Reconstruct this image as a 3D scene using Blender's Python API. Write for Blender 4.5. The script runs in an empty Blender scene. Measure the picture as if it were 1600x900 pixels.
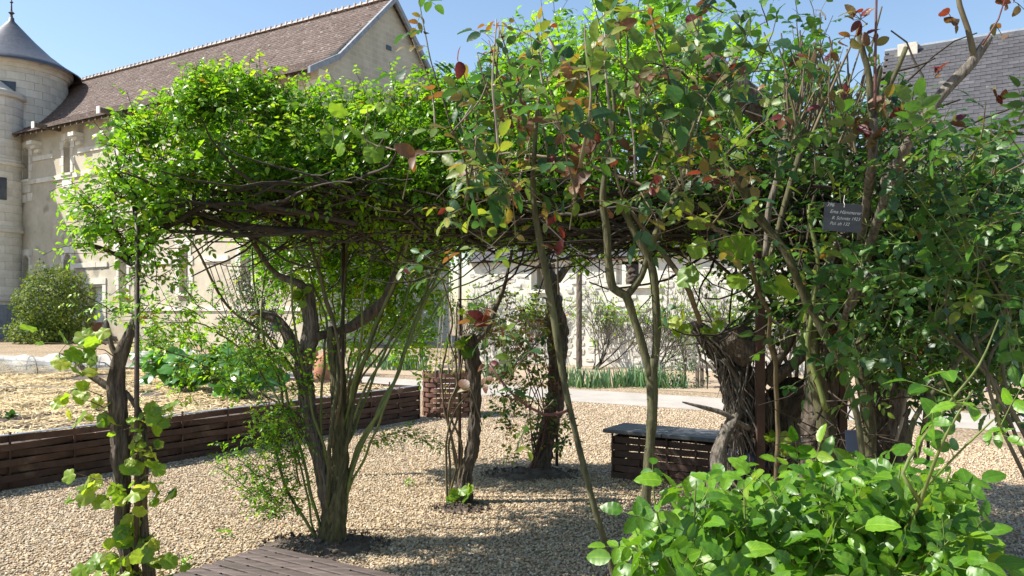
import bpy, bmesh, math, random
import numpy as np
from mathutils import Vector, Matrix, noise
random.seed(7); np.random.seed(7)
R = math.radians
SC = bpy.context.scene
COL = SC.collection
# ------------------------------------------------------------------ camera, sky, sun, exposure
F, CX, HY, EYE = 1250.0, 800.0, 482.0, 1.6
cam = bpy.data.objects.new('camera', bpy.data.cameras.new('camera')); COL.objects.link(cam)
cam.location = (0, 0, EYE); cam.rotation_euler = (R(90), 0, 0)
cam.data.sensor_width = 36; cam.data.lens = 36 * F / 1600; cam.data.shift_y = 32 / 1600
cam.data.clip_start = .05; cam.data.clip_end = 2000
SC.camera = cam
SUN_AZ, SUN_EL = R(93), R(48)                    # azimuth to the left of the view axis
w = bpy.data.worlds.new('World'); SC.world = w; w.use_nodes = True
nt = w.node_tree
sky = nt.nodes.new('ShaderNodeTexSky'); sky.sky_type = 'NISHITA'; sky.sun_disc = False
sky.sun_elevation = SUN_EL; sky.sun_rotation = -SUN_AZ; sky.air_density = 1.15; sky.dust_density = .45; sky.ozone_density = 1.5
bg = nt.nodes['Background']; nt.links.new(sky.outputs[0], bg.inputs[0]); bg.inputs[1].default_value = .105
sl = bpy.data.lights.new('sun', 'SUN'); sun = bpy.data.objects.new('sun', sl); COL.objects.link(sun)
sdir = Vector((-math.sin(SUN_AZ) * math.cos(SUN_EL), math.cos(SUN_AZ) * math.cos(SUN_EL), math.sin(SUN_EL)))
sun.rotation_euler = sdir.to_track_quat('Z', 'Y').to_euler()
sl.energy = 5.0; sl.angle = R(.5); sl.color = (1, .95, .86)
SC.view_settings.view_transform = 'Standard'; SC.view_settings.look = 'None'
SC.view_settings.exposure = .95; SC.view_settings.gamma = 1

def P(px, py, d): return Vector(((px - CX) / F * d, d, EYE + (HY - py) / F * d))
def G(px, py, z=0.0):
    d = (EYE - z) * F / (py - HY); return Vector(((px - CX) / F * d, d, z))
A = Vector((-math.sin(R(58)), math.cos(R(58)), 0)); B = Vector((math.cos(R(58)), math.sin(R(58)), 0)); Z = Vector((0, 0, 1))
U = random.uniform
def rv(): 
    while True:
        v = Vector((U(-1, 1), U(-1, 1), U(-1, 1)))
        if .05 < v.length < 1: return v.normalized()

# ------------------------------------------------------------------ materials
def nodes(name):
    m = bpy.data.materials.new(name); m.use_nodes = True
    t = m.node_tree; b = t.nodes['Principled BSDF']; return m, t, b
def N(t, kind, **kw):
    n = t.nodes.new(kind)
    for k, v in kw.items():
        if k.startswith('i_'):
            key = k[2:]
            key = int(key) if key.isdigit() else key.replace('_', ' ')
            n.inputs[key].default_value = v
        else: setattr(n, k, v)
    return n
def ramp(t, src, stops, interp='LINEAR'):
    r = t.nodes.new('ShaderNodeValToRGB'); e = r.color_ramp.elements; r.color_ramp.interpolation = interp
    while len(e) < len(stops): e.new(.5)
    for i, (p, c) in enumerate(stops): e[i].position = p; e[i].color = (*c, 1)
    t.links.new(src, r.inputs[0]); return r.outputs[0]
def mix(t, fac, a, b, mode='MIX'):
    n = t.nodes.new('ShaderNodeMix'); n.data_type = 'RGBA'; n.blend_type = mode
    for s, v in ((n.inputs[0], fac), (n.inputs[6], a), (n.inputs[7], b)):
        if hasattr(v, 'is_linked'): t.links.new(v, s)
        elif isinstance(v, tuple): s.default_value = (*v, 1)
        else: s.default_value = v
    return n.outputs[2]
def bump(t, b, h, s, d):
    n = N(t, 'ShaderNodeBump', i_Strength=s, i_Distance=d); t.links.new(h, n.inputs['Height']); t.links.new(n.outputs[0], b.inputs['Normal'])
def mat(name, c1, c2, scale=4, rough=.8, bs=.3, bd=.01, stretch=(1, 1, 1), detail=6, metal=0, obj_rand=0, spots=None):
    m, t, b = nodes(name)
    tc = N(t, 'ShaderNodeTexCoord'); mp = N(t, 'ShaderNodeMapping'); mp.inputs['Scale'].default_value = stretch
    t.links.new(tc.outputs['Object'], mp.inputs[0])
    nz = N(t, 'ShaderNodeTexNoise', i_Scale=scale, i_Detail=detail, i_Roughness=.65); t.links.new(mp.outputs[0], nz.inputs[0])
    c = ramp(t, nz.outputs[0], [(.32, c1), (.68, c2)])
    if spots:
        n2 = N(t, 'ShaderNodeTexNoise', i_Scale=spots[1], i_Detail=4.0); t.links.new(tc.outputs['Object'], n2.inputs[0])
        f = ramp(t, n2.outputs[0], [(spots[2], (0, 0, 0)), (spots[2] + .12, (1, 1, 1))]); c = mix(t, f, c, spots[0])
    if obj_rand:
        oi = N(t, 'ShaderNodeObjectInfo'); k = ramp(t, oi.outputs['Random'], [(0, (1 - obj_rand,) * 3), (1, (1 + obj_rand * .3,) * 3)])
        c = mix(t, 1.0, c, k, 'MULTIPLY')
    t.links.new(c, b.inputs['Base Color']); b.inputs['Roughness'].default_value = rough; b.inputs['Metallic'].default_value = metal
    bump(t, b, nz.outputs[0], bs, bd); return m
def leafmat(name, stops, trans, rough=.38, tmix=.42, veins=.35, interp='LINEAR'):
    m, t, b = nodes(name)
    at = N(t, 'ShaderNodeAttribute', attribute_name='lv'); c = ramp(t, at.outputs['Fac'], stops, interp)
    lu = N(t, 'ShaderNodeAttribute', attribute_name='luv'); sx = N(t, 'ShaderNodeSeparateXYZ'); t.links.new(lu.outputs['Vector'], sx.inputs[0])
    ab = N(t, 'ShaderNodeMath', operation='ABSOLUTE'); t.links.new(sx.outputs[0], ab.inputs[0])
    mid = ramp(t, ab.outputs[0], [(0, (1, 1, 1)), (.09, (0, 0, 0))])
    sv = N(t, 'ShaderNodeMath', operation='MULTIPLY_ADD', i_1=-.35); t.links.new(ab.outputs[0], sv.inputs[0]); t.links.new(sx.outputs[1], sv.inputs[2])
    fr = N(t, 'ShaderNodeMath', operation='MULTIPLY', i_1=9.0); t.links.new(sv.outputs[0], fr.inputs[0])
    f2 = N(t, 'ShaderNodeMath', operation='PINGPONG', i_1=.5); t.links.new(fr.outputs[0], f2.inputs[0])
    sid = ramp(t, f2.outputs[0], [(0, (.6, .6, .6)), (.13, (0, 0, 0))])
    vv = mix(t, 1.0, mid, sid, 'LIGHTEN')
    vf = N(t, 'ShaderNodeMath', operation='MULTIPLY', i_1=veins); t.links.new(vv, vf.inputs[0])
    tc = N(t, 'ShaderNodeTexCoord'); nz = N(t, 'ShaderNodeTexNoise', i_Scale=3.0, i_Detail=3.0); t.links.new(tc.outputs['Object'], nz.inputs[0])
    sh = N(t, 'ShaderNodeVectorMath', operation='SCALE'); sh.inputs[0].default_value = (37.0, 91.0, 53.0); t.links.new(at.outputs['Fac'], sh.inputs['Scale'])
    ad = N(t, 'ShaderNodeVectorMath', operation='ADD'); t.links.new(sh.outputs[0], ad.inputs[0]); t.links.new(lu.outputs['Vector'], ad.inputs[1])
    oi = N(t, 'ShaderNodeObjectInfo'); ad2 = N(t, 'ShaderNodeVectorMath', operation='ADD'); t.links.new(ad.outputs[0], ad2.inputs[0]); sc2 = N(t, 'ShaderNodeMath', operation='MULTIPLY', i_1=60.0); t.links.new(oi.outputs['Random'], sc2.inputs[0]); t.links.new(sc2.outputs[0], ad2.inputs[1])
    nb_ = N(t, 'ShaderNodeTexNoise', i_Scale=1.7, i_Detail=4.0, i_Roughness=.6); t.links.new(ad2.outputs[0], nb_.inputs[0])
    c = mix(t, ramp(t, nb_.outputs[0], [(.42, (0, 0, 0)), (.62, (.55, .55, .55))]), c, mix(t, 1.0, c, (.55, .62, .6) if interp == 'LINEAR' else (.5, .95, .7), 'MULTIPLY'))
    c = mix(t, ramp(t, nb_.outputs[0], [(.28, (.5, .5, .5)), (.4, (0, 0, 0))]), c, mix(t, 1.0, c, (1.7, 1.25, 1.1), 'MULTIPLY'))
    k_ = ramp(t, oi.outputs['Random'], [(0, (.72, .75, .8)), (1, (1.25, 1.15, 1.0))]); c = mix(t, 1.0, c, k_, 'MULTIPLY')
    spk = N(t, 'ShaderNodeTexNoise', i_Scale=9.0, i_Detail=2.0); t.links.new(ad2.outputs[0], spk.inputs[0])
    c = mix(t, ramp(t, spk.outputs[0], [(.68, (0, 0, 0)), (.74, (.8, .8, .8))]), c, (.16, .1, .04))
    c2 = mix(t, vf.outputs[0], c, mix(t, 1.0, c, (1.9, 1.6, 1.5), 'MULTIPLY'))
    geo = N(t, 'ShaderNodeNewGeometry'); pale = mix(t, .35, c2, (.17, .24, .12)); c3 = mix(t, geo.outputs['Backfacing'], c2, pale)
    t.links.new(c3, b.inputs['Base Color']); b.inputs['Roughness'].default_value = rough
    rr = N(t, 'ShaderNodeMath', operation='MULTIPLY_ADD', i_1=.35, i_2=rough); t.links.new(geo.outputs['Backfacing'], rr.inputs[0]); t.links.new(rr.outputs[0], b.inputs['Roughness'])
    bump(t, b, vv, -.6, .003)
    tr = N(t, 'ShaderNodeBsdfTranslucent'); tcx = mix(t, 1.0, c2, trans, 'MULTIPLY'); t.links.new(tcx, tr.inputs[0])
    ms = N(t, 'ShaderNodeMixShader', i_0=tmix); t.links.new(b.outputs[0], ms.inputs[1]); t.links.new(tr.outputs[0], ms.inputs[2])
    t.links.new(ms.outputs[0], t.nodes['Material Output'].inputs[0]); return m

M = {}
M['rose_leaf'] = leafmat('rose_leaf', [(0, (.06, .17, .008)), (.45, (.14, .34, .012)), (.8, (.24, .46, .02)), (.97, (.34, .45, .03)), (1, (.3, .14, .02))], (2.2, 2.0, .8), .36, .5)
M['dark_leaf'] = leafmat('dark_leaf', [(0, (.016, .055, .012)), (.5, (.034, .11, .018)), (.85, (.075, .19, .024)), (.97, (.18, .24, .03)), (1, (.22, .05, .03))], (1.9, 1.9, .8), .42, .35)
M['copper_leaf'] = leafmat('copper_leaf', [(0, (.03, .085, .03)), (.3, (.05, .125, .03)), (.5, (.13, .2, .035)), (.62, (.17, .21, .03)), (.72, (.17, .13, .035)), (.8, (.15, .065, .03)), (.9, (.12, .018, .02)), (.97, (.24, .26, .18))], (2.2, 2.0, .9), .46, .42, .25, 'CONSTANT')
M['bush_leaf'] = leafmat('bush_leaf', [(0, (.045, .14, .01)), (.5, (.085, .22, .014)), (.85, (.14, .3, .02)), (.95, (.2, .3, .04)), (1, (.3, .2, .03))], (2.2, 2.0, .8), .4, .36, .8)
M['vine_leaf'] = leafmat('vine_leaf', [(0, (.09, .2, .02)), (.5, (.18, .34, .03)), (1, (.36, .45, .08))], (1.9, 1.7, .8), .4, .5, .4)
M['grey_leaf'] = leafmat('grey_leaf', [(0, (.03, .07, .02)), (.6, (.08, .14, .05)), (1, (.2, .25, .1))], (1.6, 1.6, 1.0), .45, .3)
M['rhub_leaf'] = leafmat('rhub_leaf', [(0, (.04, .13, .02)), (1, (.1, .27, .04))], (1.8, 1.8, .8), .3, .35, .5)
M['olive_leaf'] = leafmat('olive_leaf', [(0, (.06, .12, .012)), (.6, (.15, .23, .03)), (1, (.28, .34, .05))], (1.8, 1.7, .8), .6, .35)
M['blade'] = leafmat('blade', [(0, (.05, .13, .06)), (.6, (.1, .22, .1)), (1, (.22, .3, .1))], (1.6, 1.6, 1.0), .5, .3, 0)
M['yellow_leaf'] = leafmat('yellow_leaf', [(0, (.2, .28, .02)), (1, (.42, .42, .03))], (1.6, 1.5, .8), .45, .45)
M['petal'] = mat('petal', (.35, .12, .4), (.5, .22, .55), 30, .6)
M['bark'] = mat('bark', (.022, .017, .012), (.17, .135, .1), 62, .92, 1, .014, (1, 1, .12), 9, spots=((.12, .105, .085), 9., .62))
M['bark_grey'] = mat('bark_grey', (.035, .029, .023), (.24, .205, .165), 60, .9, 1, .012, (1, 1, .12), 9)
M['moss_bark'] = mat('moss_bark', (.03, .028, .013), (.13, .125, .055), 55, .9, 1, .008, (1, 1, .2), 8)
M['cane'] = mat('cane', (.07, .1, .02), (.17, .2, .05), 14, .6, .3, .003, (1, 1, .3))
M['cane_brown'] = mat('cane_brown', (.06, .045, .022), (.17, .135, .07), 22, .7, .5, .003, (1, 1, .3))
M['dead_twig'] = mat('dead_twig', (.16, .13, .1), (.42, .37, .3), 22, .85, .4, .003, (1, 1, .3))
M['dark_twig'] = mat('dark_twig', (.015, .012, .008), (.055, .04, .025), 22, .85, .4, .003, (1, 1, .3))
M['red_twig'] = mat('red_twig', (.08, .02, .025), (.14, .06, .04), 22, .5, .1, .002)
M['green_twig'] = mat('green_twig', (.1, .14, .03), (.18, .22, .05), 22, .6, .1, .002)
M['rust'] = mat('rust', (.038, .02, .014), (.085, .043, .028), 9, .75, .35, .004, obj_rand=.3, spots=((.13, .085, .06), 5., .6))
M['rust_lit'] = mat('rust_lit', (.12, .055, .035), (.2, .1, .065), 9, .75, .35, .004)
M['iron'] = mat('iron', (.035, .024, .02), (.09, .055, .04), 20, .6, .3, .003)
M['slatwood'] = mat('slatwood', (.07, .05, .042), (.18, .14, .125), 5, .55, .4, .004, (1, 10, 10), obj_rand=.25)
M['slate'] = mat('slate', (.05, .053, .06), (.115, .12, .132), 7, .5, .3, .006, spots=((.27, .27, .27), 3., .62))
M['rooftile'] = mat('rooftile', (.058, .041, .034), (.17, .12, .1), 1.9, .9, .6, .03, (3, 3, 3), 9, spots=((.36, .3, .26), 6., .6))
M['roofslate'] = mat('roofslate', (.04, .04, .046), (.085, .083, .09), 2, .75, .3, .01, obj_rand=.2, spots=((.16, .15, .12), 1.6, .6))
M['coneslate'] = mat('coneslate', (.05, .055, .065), (.1, .105, .12), 5, .45, .3, .01)
M['plaster'] = mat('plaster', (.42, .37, .28), (.58, .52, .41), 1.1, .95, .7, .03, detail=10, spots=((.24, .21, .17), .7, .6))
M['ashlar'] = mat('ashlar', (.6, .56, .47), (.77, .73, .65), 1.6, .9, .4, .012, obj_rand=.16, spots=((.33, .3, .25), 1.7, .64))
M['whitestone'] = mat('whitestone', (.48, .45, .39), (.7, .67, .6), 2.5, .95, .8, .02, obj_rand=.15, spots=((.36, .32, .26), 4., .64))
M['rubble'] = mat('rubble', (.42, .38, .32), (.66, .62, .54), 3, .95, .8, .02, obj_rand=.25, spots=((.3, .26, .21), 5., .6))
M['limewash'] = mat('limewash', (.5, .47, .41), (.7, .67, .6), 2.2, .95, 1, .03, detail=10, spots=((.42, .39, .33), 2.5, .62))
M['ridge'] = mat('ridge', (.45, .34, .29), (.72, .66, .6), 6, .9, .4, .02, obj_rand=.3)
M['wood_old'] = mat('wood_old', (.07, .055, .04), (.16, .13, .1), 9, .85, .5, .01, (1, 1, .3))
M['glass'] = mat('glass', (.025, .03, .04), (.06, .07, .09), 3, .15, .05, .003)
M['whitepaint'] = mat('whitepaint', (.6, .58, .54), (.75, .73, .68), 5, .7, .2, .004)
M['terracotta'] = mat('terracotta', (.36, .14, .07), (.5, .24, .14), 7, .85, .3, .004)
M['deadleaf'] = mat('deadleaf', (.12, .07, .03), (.3, .2, .09), 12, .9, .2, .002)
M['soil'] = mat('soil', (.06, .045, .035), (.17, .13, .1), 14, 1, 1, .04, detail=10)
M['straw'] = mat('straw', (.46, .33, .15), (.78, .64, .38), 9, .7, .2, .003)
M['chip'] = mat('chip', (.26, .18, .11), (.52, .42, .3), 60, .95, .8, .02)
M['bluepot'] = mat('bluepot', (.015, .02, .04), (.03, .042, .075), 6, .4, .1, .003)
M['chalkslate'] = mat('chalkslate', (.028, .034, .045), (.06, .07, .085), 9, .55, .25, .002, (1, 1, 3))
M['chalk'] = mat('chalk', (.55, .56, .56), (.8, .8, .8), 60, .9)
M['pathstone'] = mat('pathstone', (.31, .28, .24), (.42, .385, .34), 1.2, .95, .4, .01, detail=10)
M['lead'] = mat('lead', (.16, .18, .21), (.28, .3, .34), 4, .5, .2, .01)

def pebblemat(name, inst):
    m, t, b = nodes(name)
    stops = [(0, (.27, .17, .095)), (.2, (.47, .345, .21)), (.42, (.58, .46, .3)), (.6, (.33, .25, .165)), (.8, (.62, .525, .38)), (.94, (.17, .125, .09)), (1, (.7, .63, .52))]
    tc = N(t, 'ShaderNodeTexCoord')
    if inst:
        at = N(t, 'ShaderNodeAttribute', attribute_name='rnd'); at.attribute_type = 'INSTANCER'; c = ramp(t, at.outputs['Fac'], stops)
        nz = N(t, 'ShaderNodeTexNoise', i_Scale=1.5); t.links.new(tc.outputs['Object'], nz.inputs[0]); h = nz.outputs[0]
        bump(t, b, h, .2, .002)
    else:
        vo = N(t, 'ShaderNodeTexVoronoi', i_Scale=34.0); t.links.new(tc.outputs['Object'], vo.inputs[0])
        sx = N(t, 'ShaderNodeSeparateColor'); t.links.new(vo.outputs['Color'], sx.inputs[0]); c = ramp(t, sx.outputs[0], stops)
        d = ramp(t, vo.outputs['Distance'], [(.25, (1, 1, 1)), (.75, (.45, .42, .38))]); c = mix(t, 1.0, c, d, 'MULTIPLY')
        nz = N(t, 'ShaderNodeTexNoise', i_Scale=.35, i_Detail=5.0); t.links.new(tc.outputs['Object'], nz.inputs[0])
        c = mix(t, 1.0, c, ramp(t, nz.outputs[0], [(.3, (.78, .76, .73)), (.7, (1.1, 1.08, 1.05))]), 'MULTIPLY')
        iv = N(t, 'ShaderNodeMath', operation='MULTIPLY', i_1=-1.0); t.links.new(vo.outputs['Distance'], iv.inputs[0]); bump(t, b, iv.outputs[0], .8, .02)
    t.links.new(c, b.inputs['Base Color']); b.inputs['Roughness'].default_value = .75; return m
M['pebble'] = pebblemat('pebble', True); M['gravel'] = pebblemat('gravel', False)
def netmat():
    m, t, b = nodes('netting'); b.inputs['Base Color'].default_value = (.75, .8, .8, 1); b.inputs['Roughness'].default_value = .6
    tc = N(t, 'ShaderNodeTexCoord'); nz = N(t, 'ShaderNodeTexNoise', i_Scale=6.0); t.links.new(tc.outputs['Object'], nz.inputs[0])
    f = ramp(t, nz.outputs[0], [(.3, (.22,) * 3), (.7, (.5,) * 3)])
    tr = N(t, 'ShaderNodeBsdfTransparent'); ms = N(t, 'ShaderNodeMixShader'); t.links.new(f, ms.inputs[0]); t.links.new(tr.outputs[0], ms.inputs[1]); t.links.new(b.outputs[0], ms.inputs[2])
    t.links.new(ms.outputs[0], t.nodes['Material Output'].inputs[0]); return m
M['net'] = netmat()

# ------------------------------------------------------------------ object helpers
def link(name, me, m, parent=None, kind=None):
    o = bpy.data.objects.new(name, me); COL.objects.link(o)
    if m and not me.materials: me.materials.append(M[m])
    if parent: o.parent = parent
    if kind: o['kind'] = kind
    return o
def tag(o, label, cat, group=None, kind=None):
    o['label'] = label; o['category'] = cat
    if group: o['group'] = group
    if kind: o['kind'] = kind
    return o
def thing(name, loc, label, cat, group=None):
    o = bpy.data.objects.new(name, None); COL.objects.link(o); o.location = loc; o.empty_display_size = .2
    tag(o, label, cat, group); bpy.context.view_layer.update(); return o
class MB:
    def __init__(s): s.v = []; s.f = []
    def add(s, vs, fs):
        k = len(s.v); s.v += [tuple(v) for v in vs]; s.f += [tuple(i + k for i in f) for f in fs]
    def box(s, o, ax, ay, az):            # o corner, three edge vectors
        vs = [o, o + ax, o + ax + ay, o + ay, o + az, o + ax + az, o + ax + ay + az, o + ay + az]
        s.add(vs, [(0, 3, 2, 1), (4, 5, 6, 7), (0, 1, 5, 4), (1, 2, 6, 5), (2, 3, 7, 6), (3, 0, 4, 7)])
    def tube(s, pts, rad, sides=5, cap=True):
        n = len(pts); t0 = (pts[1] - pts[0]).normalized(); u = t0.orthogonal().normalized(); vs = []
        for i, p in enumerate(pts):
            t = (pts[min(i + 1, n - 1)] - pts[max(i - 1, 0)]); t = t.normalized() if t.length > 1e-6 else t0
            u = (u - t * u.dot(t)); u = u.normalized() if u.length > 1e-6 else t.orthogonal().normalized(); v = t.cross(u); r = rad[i] if hasattr(rad, '__len__') else rad
            for k in range(sides):
                a = 2 * math.pi * k / sides; vs.append(p + (u * math.cos(a) + v * math.sin(a)) * r)
        fs = [(i * sides + k, i * sides + (k + 1) % sides, (i + 1) * sides + (k + 1) % sides, (i + 1) * sides + k) for i in range(n - 1) for k in range(sides)]
        if cap: fs += [tuple(range(sides))[::-1], tuple(range((n - 1) * sides, n * sides))]
        s.add(vs, fs)
    def gnarl(s, pts, rad, sides=18, amp=.3, seed=0, step=.02, twist=1.5, ridge=3.0):
        if max(rad if hasattr(rad, '__len__') else [rad]) > .045: sides = int(sides * 1.6); ridge = 4.6
        ps, rs = smooth(pts, rad, step); n = len(ps); u = (ps[1] - ps[0]).orthogonal().normalized(); vs = []
        L = 0
        for i, p in enumerate(ps):
            t = (ps[min(i + 1, n - 1)] - ps[max(i - 1, 0)]).normalized(); u = (u - t * u.dot(t)).normalized(); v = t.cross(u)
            if i: L += (p - ps[i - 1]).length
            for k in range(sides):
                a = 2 * math.pi * k / sides; b = a + twist * L
                q = Vector((math.cos(b) * ridge, math.sin(b) * ridge, L * 2.2 + seed)); q2 = Vector((math.cos(a) * 1.2, math.sin(a) * 1.2, L * 7 + seed + 9))
                h = (abs(noise.noise(q)) * 2 - .35) * amp + noise.noise(q2) * amp * .8 + noise.noise(q * 3) * amp * .35
                r = rs[i] * (1 + h); 
                if i == n - 1 or i == 0: r *= .6
                vs.append(p + (u * math.cos(a) + v * math.sin(a)) * r)
        fs = [(i * sides + k, i * sides + (k + 1) % sides, (i + 1) * sides + (k + 1) % sides, (i + 1) * sides + k) for i in range(n - 1) for k in range(sides)]
        fs += [tuple(range(sides))[::-1], tuple(range((n - 1) * sides, n * sides))]
        s.add(vs, fs)
    def mesh(s, name, sm=False):
        me = bpy.data.meshes.new(name); me.from_pydata(s.v, [], s.f)
        if sm: me.polygons.foreach_set('use_smooth', [True] * len(me.polygons))
        me.update(); return me
    def obj(s, name, m, parent=None, kind=None, sm=False, local=True):
        if parent and local:
            o0 = parent.matrix_world.translation; s.v = [(a - o0.x, b - o0.y, c - o0.z) for a, b, c in s.v]
        o = link(name, s.mesh(name, sm), m, parent, kind)
        return o
def smooth(pts, rad, step):
    pts = [Vector(p) for p in pts]
    if not hasattr(rad, '__len__'): rad = [rad] * len(pts)
    P0 = [pts[0] * 2 - pts[1]] + pts + [pts[-1] * 2 - pts[-2]]; ps = []; rs = []
    for i in range(len(pts) - 1):
        a, b, c, d = P0[i:i + 4]; n = max(1, int((c - b).length / step))
        for k in range(n):
            t = k / n; ps.append(.5 * ((2 * b) + (c - a) * t + (2 * a - 5 * b + 4 * c - d) * t * t + (-a + 3 * b - 3 * c + d) * t ** 3)); rs.append(rad[i] * (1 - t) + rad[i + 1] * t)
    ps.append(pts[-1]); rs.append(rad[-1]); return ps, rs
def box_obj(name, m, parent, o, ax, ay, az, kind=None, bev=0):
    b = MB(); b.box(o, ax, ay, az); ob = b.obj(name, m, parent, kind)
    if bev:
        md = ob.modifiers.new('bevel', 'BEVEL'); md.width = bev; md.segments = 2
    return ob

# ------------------------------------------------------------------ leaves
def tmpl_leaf(rows, wid, fold, curl, serr=0, pw=.85, wave=0):
    V = [(0, 0, 0)]; L = [(0, 0, 0)]; T = []
    def prof(t): return wid * math.sin(math.pi * t ** pw) ** .68
    for i in range(1, rows):
        t = i / rows; w_ = prof(t) * (1 + (serr if i % 2 else -serr)); zc = -curl * t * t
        for sgn in (-1, 0, 1):
            V.append((sgn * w_, t, zc + abs(sgn) * (fold * w_ + wave * math.sin(i * 2.1 + sgn)))); L.append((sgn, t, 0))
    V.append((0, 1, -curl)); L.append((0, 1, 0)); e = len(V) - 1
    T += [(0, 2, 1), (0, 3, 2)]
    for i in range(rows - 2):
        a = 1 + i * 3; b = a + 3
        T += [(a, a + 1, b + 1), (a, b + 1, b), (a + 1, a + 2, b + 2), (a + 1, b + 2, b + 1)]
    a = 1 + (rows - 2) * 3; T += [(a, a + 1, e), (a + 1, a + 2, e)]
    return np.array(V, float), np.array(T), np.array(L, float)
def tmpl_vine():
    out = []
    for k in range(25):
        th = R(-158 + 316 * k / 24); lob = abs(math.cos(th * 2.45)) ** .6
        r = .44 + .11 * lob + (.035 if k % 2 else 0); r *= 1.12 - .16 * abs(th) / math.pi
        out.append((math.sin(th) * r * 1.05, .42 + math.cos(th) * r, .06 * math.cos(th * 5) - .22 * r * r + .03 * math.sin(k * 1.7)))
    V = [(0, .3, .02), (0, .02, 0)] + out; L = [(0, .3, 0), (0, 0, 0)] + [(x * 1.8, y, 0) for x, y, z in out]
    T = [(0, i + 1, i) for i in range(2, 26)] + [(0, 2, 1), (0, 1, 26)]
    return np.array(V, float), np.array(T), np.array(L, float)
def tmpl_blade():
    V = []; L = []; T = []
    for i in range(6):
        t = i / 5; w_ = .04 * (1 - t ** 2.5) + .002; V += [(-w_, t, -.25 * t ** 3), (w_, t, -.25 * t ** 3)]; L += [(-.5, t, 0), (.5, t, 0)]
        if i: a = 2 * i - 2; T += [(a, a + 1, a + 3), (a, a + 3, a + 2)]
    return np.array(V, float), np.array(T), np.array(L, float)
TM = {'hi0': tmpl_leaf(13, .3, .22, .22, .03, .82, .012), 'hi1': tmpl_leaf(13, .32, .12, .38, .03, .78, .02), 'hi2': tmpl_leaf(13, .27, .42, .12, .03, .84, .012),
      'm0': tmpl_leaf(4, .25, .35, .3), 'm1': tmpl_leaf(4, .29, .15, .45), 'lo': tmpl_leaf(3, .34, .2, .3), 'slim': tmpl_leaf(5, .2, .3, .3), 'tiny': (np.array([(0, 0, 0), (-.3, .5, .08), (.3, .5, .08), (0, 1, -.1)], float), np.array([(0, 2, 1), (1, 2, 3)]), np.array([(0, 0, 0), (-1, .5, 0), (1, .5, 0), (0, 1, 0)], float)),
      'vine': tmpl_vine(), 'blade': tmpl_blade()}
def np_mesh(name, V, T, lv, luv):
    me = bpy.data.meshes.new(name); n = len(V); k = len(T)
    me.vertices.add(n); me.vertices.foreach_set('co', V.astype(np.float32).ravel())
    me.loops.add(3 * k); me.loops.foreach_set('vertex_index', T.astype(np.int32).ravel())
    me.polygons.add(k); me.polygons.foreach_set('loop_start', np.arange(0, 3 * k, 3, dtype=np.int32)); me.polygons.foreach_set('use_smooth', np.ones(k, bool))
    a = me.attributes.new('lv', 'FLOAT', 'POINT'); a.data.foreach_set('value', lv.astype(np.float32))
    a = me.attributes.new('luv', 'FLOAT_VECTOR', 'POINT'); a.data.foreach_set('vector', luv.astype(np.float32).ravel())
    me.update(calc_edges=True); me.validate(); return me
VAR = {}
def leaf_variant(tm, lvb, m):
    k = (tm, lvb, m)
    if k not in VAR:
        V, T, L = TM[tm]; me = np_mesh('leaf', V, T, np.full(len(V), (lvb + .5) / 16), L); me.materials.append(M[m]); VAR[k] = me
    return VAR[k]

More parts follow.
